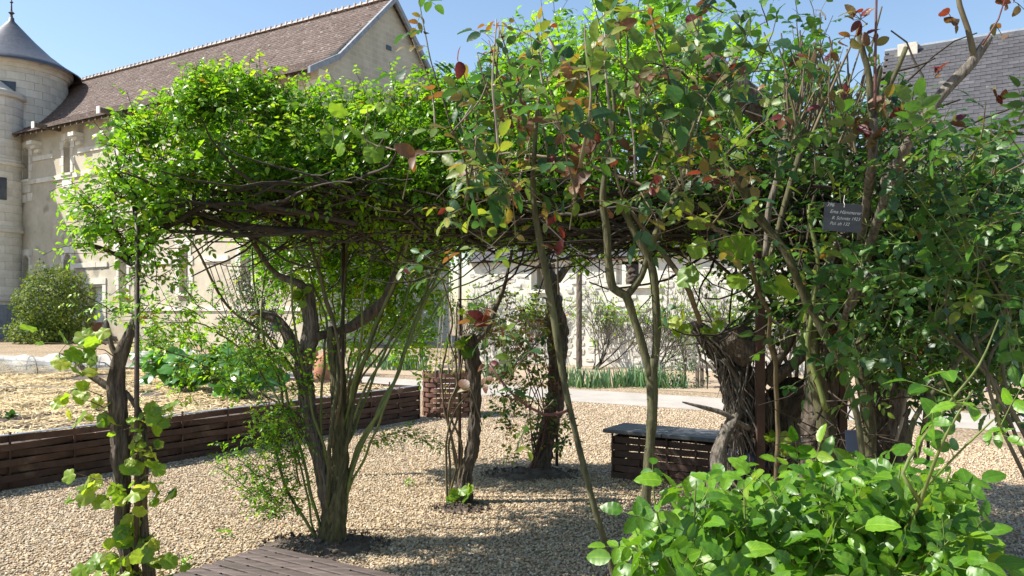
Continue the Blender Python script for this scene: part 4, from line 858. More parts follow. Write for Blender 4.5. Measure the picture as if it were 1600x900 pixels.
# ------------------------------------------------------------------ foreground coppery rose
cp = Plant('copper_rose', Vector(((965 - CX) / F * 3.05, 3.05, 0)), 'foreground rose with large coppery, olive and red leaves crossing the centre top of the picture', 'rose', 'copper_leaf', ('hi0', 'hi1', 'hi2'), 'cane_brown', lvf=lambda: random.choice((.02, .1, .2, .3, .35, .42, .5, .55, .58, .52, .45, .68, .76, .84, .93, .98, .15, .25, .66, .55, .78, .64, .86, .22, .74)), minpx=14)
d = 3.05
cp.stem('cane', [P(1012, 1137, d), P(958, 895, d), P(928, 790, d), P(900, 680, d), P(880, 590, d), P(866, 500, d), P(856, 440, d), P(842, 370, d), P(833, 300, d), P(836, 220, d), P(842, 150, d)], [.013, .012, .012, .012, .0125, .014, .014, .013, .011, .009, .006], 'moss_bark', 10, .03, thorns=26)
d = 3.6
cp2 = Plant('thorny_rose', Vector(((1000 - CX) / F * 3.6, 3.6, 0)), 'tall thorny rose stem forking into two greenish branches, standing in front of the woven bench', 'rose', 'copper_leaf', ('hi0', 'hi1', 'hi2'), 'cane_brown', lvf=cp.lvf, minpx=14)
cp2.stem('trunk', [P(996, 1040, d), P(1002, 880, d), P(1012, 740, d), P(1019, 650, d), P(1019, 590, d), P(1021, 560, d)], [.026, .022, .022, .023, .026, .024], 'moss_bark', 12, .03, thorns=30)
cp2.stem('branch', [P(1018, 590, d), P(1004, 540, d), P(988, 490, d), P(978, 462, d), P(958, 450, d), P(951, 410, d), P(948, 360, d), P(942, 310, d), P(948, 250, d), P(960, 180, d), P(955, 120, d)], [.02, .019, .019, .02, .02, .019, .018, .016, .012, .01, .006], 'moss_bark', 10, .03, thorns=10)
cp2.stem('branch', [P(1019, 590, d), P(1026, 530, d), P(1024, 460, d), P(1016, 410, d), P(990, 360, d), P(972, 320, d)], [.018, .019, .019, .02, .018, .014], 'moss_bark', 10, .03, thorns=10)
cp2.stem('branch', [P(980, 462, d), P(1002, 432, d), P(1012, 400, d), P(1035, 340, d), P(1062, 290, d), P(1078, 235, d), P(1075, 160, d)], [.016, .015, .015, .016, .017, .015, .01], 'moss_bark', 10, .03, thorns=14)
cp2.stem('branch', [P(985, 330, d), P(1040, 400, d), P(1075, 450, d), P(1092, 505, d + .3)], [.01, .012, .013, .012], 'cane_brown', 8, .03, wob=.01)
# their high shoots; leaves spread over real depth
def leafy_cane(pl, pts, r, m, ls, every, side=1, k=5, wob=.01):
    pl.stem('cane', pts, [r * (1 - .6 * i / (len(pts) - 1)) for i in range(len(pts))], m, 7, .04, wob=wob, thorns=6)
    ps, _ = smooth(pts, r, .03); n_ = len(ps); x = int(every / .03)
    for i in range(int(n_ * .25), n_ - 1, max(1, x)):
        ax = (ps[i + 1] - ps[i]).normalized(); out = rv(); out = (out - ax * out.dot(ax)).normalized()
        pl.compound(ps[i], out * .9 + ax * .4 - Z * .1, Z * .8 + rv() * .6 - Vector((0, .3, 0)), ls * U(.75, 1.15), k)
for k in range(46):
    q_ = rv(); cp_ = random.choice((cp, cp2)); cp_.shoot(P(U(680, 1220), U(80, 320), U(2.8, 3.6)), Vector((U(-1, 1), U(-.8, .3), U(-.7, .7))), .26, U(.062, .095), 3, k=random.choice((3, 3, 5)), droop=.7, upn=.5, nb=Vector((0, -.5, 0)))
for k in range(26):
    x = U(660, 1120); y = U(180, 330); dd = U(2.7, 3.6); x2 = x + U(-80, 80); y2 = y - U(110, 230)
    leafy_cane(random.choice((cp, cp2)), [P(x, y, dd), P((x + x2) / 2 + U(-15, 15), (y + y2) / 2, dd + U(-.1, .1)), P(x2, max(y2, -30), dd + U(-.2, .2))], U(.004, .007), random.choice(('cane_brown', 'cane_brown', 'moss_bark', 'dead_twig')), U(.055, .085), .11, k=random.choice((3, 5)))
for k in range(20):
    x = U(680, 1190); y = U(230, 420); dd = U(2.7, 3.5)
    cp.shoot(P(x, y, dd), Vector((U(-1, 1), U(-.5, .3), U(-.8, .5))), .3, U(.055, .08), 3, k=3)
for (x, y) in ((720, 430), (690, 420), (750, 480), (770, 560), (770, 420), (830, 640), (800, 630), (790, 600), (700, 440), (780, 500), (720, 520), (805, 560), (865, 625)):
    cp.shoot(P(x, y, U(2.9, 3.2)), Vector((U(-.7, .7), -.2, U(-.5, .5))), .16, .058, 2, k=3)
cp.stem('branch', [P(893, 640, 3.05), P(850, 648, 3.0), P(800, 615, 3.0), P(765, 570, 3.0)], [.006, .006, .005, .004], 'red_twig', 7, thorns=8)
for (x, y) in ((780, 40), (765, 60), (745, 80), (800, 85)):
    leafy_cane(cp, [P(800 + U(-10, 10), 200, 3), P(x + 15, y + 60, 3), P(x, y, 3)], .005, 'red_twig', .045, .08, k=3)
cp.stem('branch', [P(790, 180, 3.3), P(850, 75, 3.3)], [.006, .004], 'cane_brown', 6); cp.stem('branch', [P(930, 140, 3.3), P(880, 95, 3.3), P(857, 60, 3.3)], [.013, .011, .007], 'dead_twig', 8)
for (x, y, n_) in ((895, 125, 9), (905, 265, 8), (830, 185, 4), (800, 300, 5), (645, 240, 4), (880, 165, 5), (910, 240, 6), (1000, 125, 4), (985, 235, 3), (785, 165, 4), (900, 290, 6), (760, 500, 6), (870, 395, 3), (735, 605, 2), (1090, 20, 3), (1040, 190, 3), (970, 40, 4), (720, 100, 3), (860, 240, 3)):
    c_ = P(x, y, U(2.75, 3.1)); cp.twig([c_, c_ + Vector((U(-.05, .05), .05, -.15))], .002, .003, 4); lv_ = U(.78, .93)
    for k in range(n_): cp.leaf(c_ + rv() * .01, rv() + Z * .1, Vector((0, -.6, .5)) + rv() * .5, U(.07, .1), min(.95, lv_ + U(-.08, .04)), random.choice(('hi0', 'slim')))
cp.finish(); cp2.finish()
# light-green rose continuing behind the coppery one
r3 = Plant('climbing_rose', G(1235, 830), 'dense mid green rose on the pergola behind the coppery leaves, top centre', 'climbing rose', 'rose_leaf', ('m0', 'm1'), 'dark_twig', lvf=lambda: random.random() * .8)
canM = [(850, 200, 5.2, .4, .6, .4), (930, 190, 5.2, .4, .6, .42), (1020, 170, 5.1, .42, .6, .45), (1110, 175, 5.0, .42, .6, .36), (860, 110, 5.6, .3, .4, .3), (1000, 90, 5.4, .4, .5, .3), (1190, 230, 5.0, .4, .6, .28), (1150, 270, 5.0, .4, .6, .2)]
r3.fill(canM, 700, .28, .055, 4, up=.5, out=.8, shell=.35)
r3.fill([(850, 270, 5.6, .3, .5, .2), (900, 320, 5.6, .6, .6, .14), (1050, 320, 5.5, .6, .6, .14), (1180, 330, 5.4, .5, .5, .18)], 360, .24, .05, 4, up=.1, out=.6, shell=.6)
r3.fill([(900, 345, 6.7, .6, .5, .12), (1020, 345, 6.8, .6, .5, .12), (1130, 345, 6.8, .6, .5, .14), (800, 350, 6.7, .4, .4, .1), (1220, 340, 6.6, .5, .5, .15)], 420, .28, .065, 4, up=.2, out=.6, shell=.6)
r3.tangle([(900, 365, 6.7, .8, .5, .07), (1100, 365, 6.7, .8, .5, .07)], 120, .9, .009)
r3.tangle([(850, 345, 5.6, .6, .8, .12), (950, 350, 5.5, .6, .8, .13), (1050, 345, 5.4, .6, .8, .14), (1150, 345, 5.3, .6, .8, .15), (1250, 340, 5.2, .5, .7, .16)], 420, .9, .01)
for k in range(5): r3.stem('cane', [G(1235, 830), P(1225 + 8 * k, 640, 5.8), P(1180 + 30 * k, 480, 5.7), P(1080 + 55 * k, 360, 5.5)], [.02, .016, .013, .01], 'cane_brown', 7, wob=.03)
r3.finish()

# ------------------------------------------------------------------ right side: stump, trunks, dark roses
sd_ = 4.9
sp_ = Plant('vine_stump', Vector(((1165 - CX) / F * sd_, sd_, 0)), 'massive shredded old vine stump leaning against the square rusty post, right of the bench', 'vine', 'vine_leaf', ('vine',), 'bark_grey')
d = sd_
sp_.stem('trunk', [P(1150, 892, d), P(1160, 800, d), P(1168, 730, d), P(1172, 670, d), P(1160, 610, d), P(1135, 565, d), P(1105, 530, d), P(1078, 505, d)], [.12, .1, .085, .09, .08, .065, .05, .022], 'bark', gn=34, amp=.6, seed=71)
sp_.stem('trunk', [P(1190, 890, d + .1), P(1195, 780, d + .1), P(1205, 680, d + .1), P(1225, 630, d + .1), P(1262, 612, d + .1), P(1300, 600, d + .1)], [.09, .07, .075, .085, .07, .045], 'bark', gn=30, amp=.55, seed=75)
sp_.stem('branch', [P(1125, 545, d - .05), P(1150, 540, d - .05), P(1180, 548, d - .05), P(1186, 555, d - .05)], [.05, .1, .085, .04], 'bark', gn=24, amp=.35, seed=77)
sp_.stem('branch', [P(1122, 860, d - .3), P(1118, 770, d - .3), P(1124, 710, d - .28), P(1140, 665, d - .2), P(1160, 640, d - .1)], [.05, .042, .036, .03, .02], 'bark_grey', gn=14, amp=.4, seed=79)
sp_.stem('branch', [P(1172, 670, d - .15), P(1130, 646, d - .2), P(1105, 638, d - .2), P(1066, 628, d - .2)], [.022, .013, .013, .005], 'bark_grey', gn=10, amp=.4, seed=80)
for pts, r in (([(1190, 600), (1230, 540), (1260, 450), (1285, 380)], .03), ([(1200, 600), (1250, 560), (1285, 520)], .035), ([(1195, 690), (1245, 700), (1300, 668)], .012), ([(1180, 700), (1230, 720), (1270, 690)], .01), ([(1160, 640), (1155, 600), (1130, 560)], .02)):
    sp_.stem('branch', [P(x, y, d - .12) for x, y in pts], [r * (1 - .15 * i) for i in range(len(pts))], 'bark', gn=10, amp=.35)
for k in range(60):      # shredded strips along the leaning limb
    t = U(0, 1); a = P(1085 + 85 * t + U(-14, 18), 510 + 150 * t + U(-16, 16), d - U(.06, .14)); e_ = a + (P(1175, 690, d - .1) - P(1085, 505, d - .1)).normalized() * U(.06, .2) + rv() * .06; sp_.twig([a, a.lerp(e_, .5) + Vector((0, -.02, .01)), e_], U(.005, .012), .003, 4)
for k in range(130):      # frayed bark strips
    a = P(1168 + U(-40, 44), U(560, 800), d - .12); sp_.twig([a, a + Vector((U(-.03, .03), U(-.04, 0), -.09)), a + Vector((U(-.06, .06), U(-.06, 0), -U(.12, .26)))], .006, .002, 4)
for (x, y, n_) in ((1085, 510, 3), (1105, 500, 3), (1130, 505, 2), (1220, 690, 5), (1060, 515, 2)):
    for k in range(n_): sp_.leaf(P(x + U(-20, 20), y + U(-14, 14), d - .2), Vector((U(-1, 1), -.3, U(-.6, .6))), Vector((U(-.5, .5), -.8, .7)), U(.04, .085), U(.4, 1))
sp_.finish()
vl = Plant('grapevine', P(1190, 760, 4.0) - Z * P(1190, 760, 4.0).z, 'hanging grapevine shoot with broad translucent green leaves in front of the square post', 'vine', 'vine_leaf', ('vine',), 'cane_brown', lvf=lambda: U(0, .6))
for (x, y, n_, s_z) in ((1110, 420, 1, .12), (1150, 360, 3, .11), (1175, 400, 3, .12), (1190, 420, 2, .11), (1130, 380, 2, .09), (1085, 430, 1, .1), (1195, 445, 1, .09), (560, 190, 4, .1), (600, 200, 3, .1), (580, 160, 3, .09), (540, 230, 3, .1), (590, 240, 2, .1)):
    dd = 3.3 if x > 700 else 4.5
    for k in range(n_): 
        q = P(x + U(-36, 36), y + U(-36, 36), dd + U(-.15, .15)); vl.twig([q, q + Vector((U(-.05, .05), .05, .08))], .002, .0025, 3); vl.leaf(q, Vector((U(-1, 1), U(-.6, .4), U(-1, .3))), Vector((U(-1, 1), U(-1, .2), U(.1, 1))), s_z * U(.55, 1.1))
vl.stem('stem', [Vector(((1200 - CX) / F * 4.5, 4.5, 0)), P(1215, 640, 4.4), P(1200, 500, 4.0), P(1165, 400, 3.4), P(1130, 370, 3.35), P(900, 250, 3.7), P(590, 230, 4.5), P(575, 170, 4.5)], [.014, .012, .01, .009, .008, .007, .005, .003], 'cane_brown', 7, wob=.02)
vl.finish()
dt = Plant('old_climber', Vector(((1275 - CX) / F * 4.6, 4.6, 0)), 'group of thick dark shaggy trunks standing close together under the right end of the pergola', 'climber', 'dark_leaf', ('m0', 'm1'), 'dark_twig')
d = 4.6
dt.stem('trunk', [P(1268, 920, d), P(1275, 800, d), P(1278, 700, d), P(1285, 600, d), P(1298, 500, d), P(1310, 420, d), P(1318, 350, d), P(1310, 290, d)], [.1, .085, .078, .075, .07, .06, .05, .04], 'bark', gn=26, amp=.45, seed=91)
dt.stem('trunk', [P(1375, 900, 4.9), P(1380, 780, 4.9), P(1384, 690, 4.9), P(1386, 600, 4.9), P(1382, 540, 4.9), P(1378, 505, 4.9)], [.12, .1, .095, .092, .09, .07], 'bark', gn=26, amp=.45, seed=93)
dt.stem('trunk', [P(1292, 900, 4.4), P(1297, 760, 4.4), P(1285, 640, 4.4), P(1270, 560, 4.4), P(1262, 470, 4.4), P(1240, 400, 4.4)], [.05, .045, .04, .036, .03, .024], 'moss_bark', gn=14, amp=.2, seed=94)
dt.stem('trunk', [P(1352, 900, 4.3), P(1358, 760, 4.3), P(1355, 640, 4.3), P(1345, 560, 4.3), P(1362, 480, 4.3), P(1372, 400, 4.3)], [.045, .04, .036, .03, .026, .02], 'moss_bark', gn=14, amp=.2, seed=96)
dt.stem('branch', [P(1330, 470, 4.0), P(1365, 432, 4.0), P(1405, 415, 3.95), P(1452, 402, 3.9)], [.03, .028, .024, .014], 'bark_grey', gn=12, amp=.25, seed=98)
dt.stem('branch', ap, [.05, .06, .065, .07, .065, .05], 'bark', gn=18, amp=.25, seed=99)
for pts, r, m, dd in (([(1140, 260), (1175, 320), (1215, 380), (1262, 470), (1310, 570), (1345, 690), (1352, 800)], .022, 'moss_bark', 3.5), ([(1230, 180), (1215, 280), (1200, 330), (1195, 400)], .018, 'bark_grey', 3.8), ([(1255, 230), (1232, 300), (1215, 360), (1190, 430)], .016, 'moss_bark', 3.9), ([(1290, 640), (1262, 540), (1275, 430), (1262, 320)], .014, 'cane', 3.9), ([(1420, 700), (1440, 640), (1500, 560), (1560, 500), (1590, 440)], .012, 'moss_bark', 3.4), ([(1430, 720), (1452, 600), (1448, 500), (1460, 400)], .014, 'cane_brown', 4.5), ([(1320, 360), (1290, 420), (1270, 460)], .022, 'bark_grey', 4.0), ([(1495, 640), (1520, 560), (1590, 500)], .012, 'dead_twig', 4.2), ([(1400, 690), (1420, 600), (1440, 520)], .01, 'dead_twig', 4.5)):
    dt.stem('branch', [P(x, y, dd) for x, y in pts], [r * (1 - .08 * i) for i in range(len(pts))], m, 9, .04, wob=.015)
for k in range(34):
    x = U(1230, 1420); y = U(600, 760); dt.twig([P(x, y, 4.3), P(x + U(-40, 40), y + U(-30, 30), 4.2), P(x + U(-80, 80), y + U(-60, 60), 4.1)], U(.003, .008), .002, 5)
dt.tangle([(1250, 260, 4.2, .4, .5, .35), (1350, 330, 4.3, .4, .4, .5), (1450, 380, 4.3, .4, .4, .5), (1300, 420, 4.4, .4, .4, .3)], 230, .6, .007, vert=.8)
canR = [(1330, 440, 4.3, .4, .4, .45), (1420, 420, 4.2, .4, .5, .55), (1500, 440, 4.0, .4, .5, .48), (1570, 430, 3.8, .35, .4, .42), (1480, 530, 4.1, .35, .4, .3), (1560, 540, 3.8, .3, .3, .3), (1300, 280, 4.4, .4, .4, .3), (1390, 300, 4.3, .4, .4, .22), (1250, 330, 4.6, .4, .4, .3), (1420, 520, 4.6, .3, .3, .25), (1510, 350, 4.0, .4, .4, .2)]
dt.fill(canR + [(1500, 450, 4.9, .7, .3, .5), (1380, 420, 5.0, .6, .3, .5), (1300, 480, 5.0, .3, .3, .25)], 860, .28, .058, 4, up=.4, out=.7, shell=.45)
dk = ['lo']
n0 = len(dt.L); dt.fill([(1280, 400, 5.6, .6, .3, .5), (1400, 400, 5.7, .6, .3, .6), (1520, 420, 5.6, .6, .3, .55), (1560, 380, 5.0, .35, .2, .4), (1420, 560, 5.7, .5, .3, .25)], 420, .3, .075, 4, up=.2, out=.6)
dt.L = dt.L[:n0] + [(*l[:5], 'lo', l[6]) for l in dt.L[n0:]]
dt.finish()
# rose with cut grey canes and reddish tips, top right
rr_ = Plant('pruned_rose', Vector(((1380 - CX) / F * 3.0, 3.0, 0)), 'pruned rose with cut pale canes and red young leaves at the top right', 'rose', 'dark_leaf', ('hi0', 'hi1', 'hi2'), 'cane_brown', minpx=14)
big = [([(1300, 560), (1345, 420), (1388, 300), (1420, 222), (1470, 150), (1520, 95), (1548, 58)], [.014, .016, .018, .019, .018, .017, .013], 'bark_grey', 2.9), ([(1522, 92), (1512, 45), (1500, 10), (1495, -20)], [.011, .010, .009, .008], 'cane_brown', 2.9), ([(1362, 190), (1358, 120), (1348, 80), (1340, 42)], [.014, .012, .011, .011], 'moss_bark', 3.0), ([(1364, 180), (1368, 140), (1376, 103)], [.014, .012, .011], 'moss_bark', 3.0), ([(1366, 185), (1390, 130), (1415, 74)], [.012, .010, .009], 'moss_bark', 3.0), ([(1330, 480), (1350, 340), (1363, 250), (1364, 180)], [.018, .017, .017, .018], 'bark_grey', 3.0), ([(1385, 320), (1378, 300), (1400, 250)], [.018, .02, .018], 'bark_grey', 3.0), ([(1430, 250), (1400, 285), (1378, 330), (1340, 460)], [.014, .015, .014, .012], 'moss_bark', 3.1)]
for pts, r, m, dd in big: rr_.stem('cane', [P(x, y, dd + max(0, (y - 240) / 400)) for x, y in pts], r, m, 12, .03, gn=12 if max(r) > .0135 else 0, amp=.22, wob=.008)
for k in range(46):
    x = 1265 + U(-38, 75); y = U(190, 240); ang = U(-.35, .55); ln_ = U(70, 190); dd = U(3.0, 3.8); m_ = random.random()
    a = P(x, y, dd); c_ = P(x + math.sin(ang) * ln_, max(5, y - math.cos(ang) * ln_), dd); rr_.twig([a, a.lerp(c_, .5) + rv() * .015, c_], U(.004, .008), .003, 6)
rr_.stem('cane', [P(1367, 170, 2.9), P(1368, 80, 2.9), P(1370, -30, 2.9)], [.006, .005, .004], 'red_twig', 7, thorns=5)
rr_.stem('cane', [P(1535, 70, 2.8), P(1560, 30, 2.8), P(1570, 0, 2.8)], [.004, .003, .002], 'red_twig', 6)
red = lambda p, d_, s: rr_.leaf(p, d_, Z * .6 + rv(), s, U(.76, .95), m='copper_leaf')
for (x, y, n_) in ((1345, 30, 9), (1365, 60, 4), (1325, 55, 4), (1320, 140, 6), (1345, 200, 8), (1350, 180, 5), (1275, 110, 4), (1255, 90, 4), (1565, 5, 5), (1590, 5, 3), (1488, 30, 4), (1560, 45, 3), (1400, 170, 5), (1460, 120, 4), (1290, 160, 5), (1380, 160, 5), (1360, 215, 5), (1500, 190, 3), (1555, 150, 4), (1300, 90, 3)):
    for k in range(n_): q = P(x + U(-14, 14), y + U(-12, 12), 2.9); red(q, rv(), U(.03, .062)); rr_.twig([q, P(x, y, 2.9)], .0015, .0015, 3)
for (x, y, dd) in ((1480, 200, 2.6), (1470, 190, 2.7), (1230, 60, 2.8), (1200, 40, 2.9), (1330, 230, 2.9), (1290, 200, 2.9), (1240, 250, 2.9), (1400, 220, 2.8), (1450, 240, 2.8), (1590, 190, 2.6), (1290, 30, 2.7), (1090, 50, 2.8), (1100, 40, 2.8), (1160, 70, 2.9), (1180, 110, 2.9), (1130, 20, 2.8), (1520, 250, 2.7), (1570, 270, 2.6), (1350, 260, 2.9), (1230, 140, 3)):
    rr_.shoot(P(x, y, dd), rv() + Vector((0, -.3, .2)), .2, U(.05, .07), 3, k=random.choice((3, 5)))
rr_.fill([(1300, 200, 3.4, .35, .3, .15), (1450, 275, 3.2, .32, .3, .12), (1560, 290, 3.0, .2, .3, .14), (1370, 235, 3.3, .25, .3, .12), (1560, 330, 3.0, .25, .3, .25), (1250, 150, 3.6, .2, .3, .15)], 90, .26, .052, 3, up=.5, out=.7)
rr_.finish()
# right-edge rose with big leaves hanging close
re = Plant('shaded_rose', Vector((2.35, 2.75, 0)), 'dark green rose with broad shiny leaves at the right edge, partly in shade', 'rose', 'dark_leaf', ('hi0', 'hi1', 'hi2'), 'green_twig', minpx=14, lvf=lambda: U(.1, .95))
re.fill([(1560, 430, 3.0, .22, .25, .42), (1480, 400, 3.1, .25, .25, .35), (1540, 360, 3.0, .25, .2, .15), (1400, 450, 3.3, .25, .2, .3), (1330, 480, 3.3, .2, .2, .25)], 74, .3, .066, 3, up=.1, out=.7, k=5)
for k in range(5): re.stem('cane', [Vector((2.35, 2.8, 0)), P(1570 + U(-30, 30), 640, 3.0), P(1540 + U(-90, 60), 480, 3.2), P(1540 + U(-160, 60), 300 + U(-40, 60), 3.3)], [.009, .007, .005, .003], 'cane_brown', 7, wob=.01)
re.finish()
# big-leaved bush bottom right
bb = Plant('rose_bush', Vector(((1250 - CX) / F * 2.3, 2.3, 0)), 'sunlit rose bush with large glossy green leaflets filling the bottom right corner', 'rose bush', 'bush_leaf', ('hi0', 'hi1', 'hi2'), 'green_twig', minpx=14, lvf=lambda: U(.05, .9))
bb_n = Vector((-.1, -.75, 0))
blb = [(1140, 900, 2.25, .14, .3, .1), (1220, 880, 2.3, .18, .35, .12), (1330, 860, 2.3, .2, .35, .15), (1400, 860, 2.3, .14, .35, .12), (1420, 900, 2.2, .08, .3, .12), (1090, 930, 2.1, .1, .25, .07), (1300, 950, 2.1, .3, .35, .18), (1400, 950, 2.1, .12, .3, .15)]
bb.fill([(b[0] + 12, b[1] + 6, b[2] + .12, b[3], .2, b[5]) for b in blb], 128, .2, .076, 4, up=.8, out=.5, shell=.4, upn=.7, nb=bb_n)
for (x, y, x2, y2) in ((1050, 900, 1025, 745), (1090, 880, 1090, 750), (1360, 880, 1500, 620), (1340, 860, 1350, 740), (1240, 880, 1215, 745), (1400, 860, 1380, 730), (1440, 860, 1480, 730), (1180, 880, 1150, 760), (1030, 910, 1000, 850), (1280, 850, 1270, 750)):
    dd = 2.2
    pts = bb.shoot(P(x, y, dd), P(x2, y2, dd) - P(x, y, dd), (P(x2, y2, dd) - P(x, y, dd)).length, .074, 5, droop=0, r=.005, upn=.7, nb=bb_n)
for (x, y) in ((1500, 640), (1520, 620), (1570, 680), (1590, 660)): bb.shoot(P(x, y, 2.0), Vector((U(-.3, 1), -.1, U(-.3, .3))), .14, .075, 2, k=3, droop=.6)
bb.stem('cane', [Vector(((1400 - CX) / F * 2.25, 2.25, 0)), P(1405, 900, 2.2), P(1440, 780, 2.1), P(1478, 680, 2.0), P(1520, 610, 2.0)], [.007, .006, .005, .004, .0025], 'cane', 8)
bb.stem('cane', [P(1440, 790, 2.1), P(1410, 740, 2.1), P(1475, 640, 2.2), P(1530, 570, 2.3), P(1560, 500, 2.4)], [.006, .005, .004, .003, .002], 'cane', 8)
for k in range(14): bb.stem('cane', [Vector(((1250 - CX) / F * 2.3 + U(-.12, .12), 2.3 + U(-.1, .1), 0)), Vector(((1250 - CX) / F * 2.3 + U(-.2, .25), 2.3 + U(-.2, .2), .5)), P(U(1060, 1480), U(800, 880), 2.25)], [.011, .008, .005], 'moss_bark', 7, wob=.02)
bb.finish()

# ------------------------------------------------------------------ hanging slate tag, ground labels, pot
d = 2.95
tg = thing('plant_tag', P(1317, 340, d), 'small dark slate tag with chalk handwriting hanging from a wire among the right branches', 'tag')
c0 = P(1317, 340, d); tx = Vector((math.cos(R(-4)), .06, math.sin(R(-4)))).normalized(); tz = Vector((.06, -.05, 1)).normalized(); ty = tz.cross(tx) 
w_, h_ = 61 / F * d, 44 / F * d
mb = MB(); mb.box(c0 - tx * w_ / 2 - tz * h_ / 2, tx * w_, ty * .005, tz * h_); o = mb.obj('slate_board', 'chalkslate', tg); md = o.modifiers.new('bevel', 'BEVEL'); md.width = .001
mb = MB(); hp = c0 + tz * h_ * .36; mb.tube([hp - ty * .003, hp - ty * .006 + tz * .01, hp + tz * .02 - tx * .002, hp + tz * .045], .0011, 6); mb.obj('wire', 'whitepaint', tg)
mb = MB(); mb.tube([hp - ty * .0012, hp - ty * .0002], .0028, 12); mb.obj('hole', 'iron', tg)
for txt, u, v, s in (('396', -.46, .36, .019), ('Ema Hämmerer', -.36, .13, .0185), ('B. Schmitz 1923', -.30, -.08, .0165), ('Pol. ab 132', -.34, -.28, .0165)):
    cu = bpy.data.curves.new('text', 'FONT'); cu.body = txt; cu.size = s; cu.shear = .35; cu.extrude = .0001; cu.offset = -.0001
    to = bpy.data.objects.new('text', cu); COL.objects.link(to)
    dg = bpy.context.evaluated_depsgraph_get(); me = bpy.data.meshes.new_from_object(to.evaluated_get(dg)); bpy.data.objects.remove(to)
    me.materials.clear(); o = link('chalk_lettering', me, 'chalk', tg)
    X = tx; Y_ = tz; Zz = -ty; pos = c0 + tx * w_ * u + tz * h_ * v - ty * .0012 - tg.location
    o.matrix_local = Matrix(((X.x, Y_.x, Zz.x, pos.x), (X.y, Y_.y, Zz.y, pos.y), (X.z, Y_.z, Zz.z, pos.z), (0, 0, 0, 1)))
def stake_label(px, py, d, w_, h_, label, m='bluepot'):
    c = P(px, py, d); t = thing('plant_label', Vector((c.x, c.y, 0)), label, 'label'); mb = MB(); mb.box(c - Vector((w_ / 2, 0, h_ / 2)), Vector((w_, 0, 0)), Vector((0, .006, .0)), Vector((0, .02, h_))); mb.obj('board', m, t); mb = MB(); mb.tube([Vector((c.x, c.y + .012, 0)), c + Vector((0, .016, 0))], .006, 6); mb.obj('stake', 'iron', t)
stake_label(1335, 692, 4.0, .075, .12, 'dark blue slate label on a stake between the shaggy trunks')
bw = lathe([(.1, 0), (.128, .01), (.134, .05), (.126, .1), (.1, .11)], 20).mesh('blue_wrap', True); bo_ = link('blue_wrap', bw, 'bluepot'); bo_.location = P(1172, 728, 4.87); tag(bo_, 'dark blue plastic band wrapped round the base of the shredded old stump', 'wrapping')
stake_label(432, 507, 17.5, .24, .3, 'black sign board on a stake near the climber covered trellis', 'chalkslate')

# ------------------------------------------------------------------ soil mounds
def mound(px, py, rx, ry, h, label):
    c = G(px, py); mb = MB(); n = 22; vs = []
    for i in range(n):
        for j in range(n):
            u = i / (n - 1) * 2 - 1; v = j / (n - 1) * 2 - 1; r = math.sqrt(u * u + v * v) * (1 + .5 * noise.noise(Vector((u * 1.8 + px, v * 1.8, 3)))) + .1; z = h * max(0, 1 - r ** 1.6) + .02 * noise.noise(Vector((u * 4 + px, v * 4, 0))) * max(0, 1.2 - r) - .03 * max(0, r - .75)
            z += .02 * abs(noise.noise(Vector((u * 11 + px, v * 11, 5)))) * max(0, 1 - r); vs.append(c + Vector((u * rx, v * ry, z)))
    mb.add(vs, [(i * n + j, (i + 1) * n + j, (i + 1) * n + j + 1, i * n + j + 1) for i in range(n - 1) for j in range(n - 1)])
    t = mb.obj('soil_mound', 'soil', None, sm=True); tag(t, label, 'soil', kind='stuff')
    cl = MB()
    for _ in range(240):
        a = U(0, 6.28); r = random.random() ** .5; q = c + Vector((math.cos(a) * r * rx, math.sin(a) * r * ry, h * max(0, 1 - r ** 1.6) + .008)); s = U(.008, .03) * U(.6, 1)
        vs = [q + rv() * s for _ in range(5)]; cl.add(vs, [(0, 1, 2), (0, 2, 3), (0, 3, 4), (1, 2, 3), (1, 3, 4), (0, 1, 4)])
    cl.obj('clods', 'soil', t, 'stuff')
mound(505, 852, .46, .34, .06, 'dark soil mound round the foot of the light green rose, behind the slatted seat')
mound(830, 742, .5, .34, .05, 'dark soil patch round the foot of the reddish rose right of centre')
mound(722, 795, .25, .2, .02, 'small bare soil patch at the foot of the centre vine')

fl = MB()
for _ in range(260):
    p = Vector((U(-3, 4.5), U(4.4, 9.5), .03)); a = U(0, 6.28); l = U(.012, .03); dv = Vector((math.cos(a), math.sin(a), U(-.3, .3))) * l; sd = Vector((-math.sin(a), math.cos(a), U(-.3, .5))) * l * .5
    fl.add([p - dv, p + sd, p + dv + Z * .006, p - sd + Z * .004], [(0, 1, 2), (0, 2, 3)])
tag(fl.obj('fallen_leaves', 'deadleaf'), 'small dry brown leaves scattered over the gravel', 'leaves', kind='stuff')
wlab = ['tiny weed sprouting in the gravel near the slatted seat', 'small weed between the two middle trunks on the gravel', 'low weed at the foot of the woven raised bed', 'lone weed in the gravel in front of the woven bench', 'little weed on the gravel at the lower left, near the old vine']
for (x, y), lb in zip(((352, 838), (640, 760), (330, 716), (930, 800), (285, 885)), wlab):
    wd = Plant('weed', G(x, y), lb, 'weed', 'rose_leaf', ('m1', 'm0'), 'green_twig', minpx=99)
    for k in range(16): wd.leaf(G(x, y) + Vector((U(-.05, .05), U(-.05, .05), .015 + U(0, .03))), Vector((U(-1, 1), U(-1, 1), U(.1, 1))), Z + rv() * .5, U(.02, .045), U(0, .7))
    wd.finish()
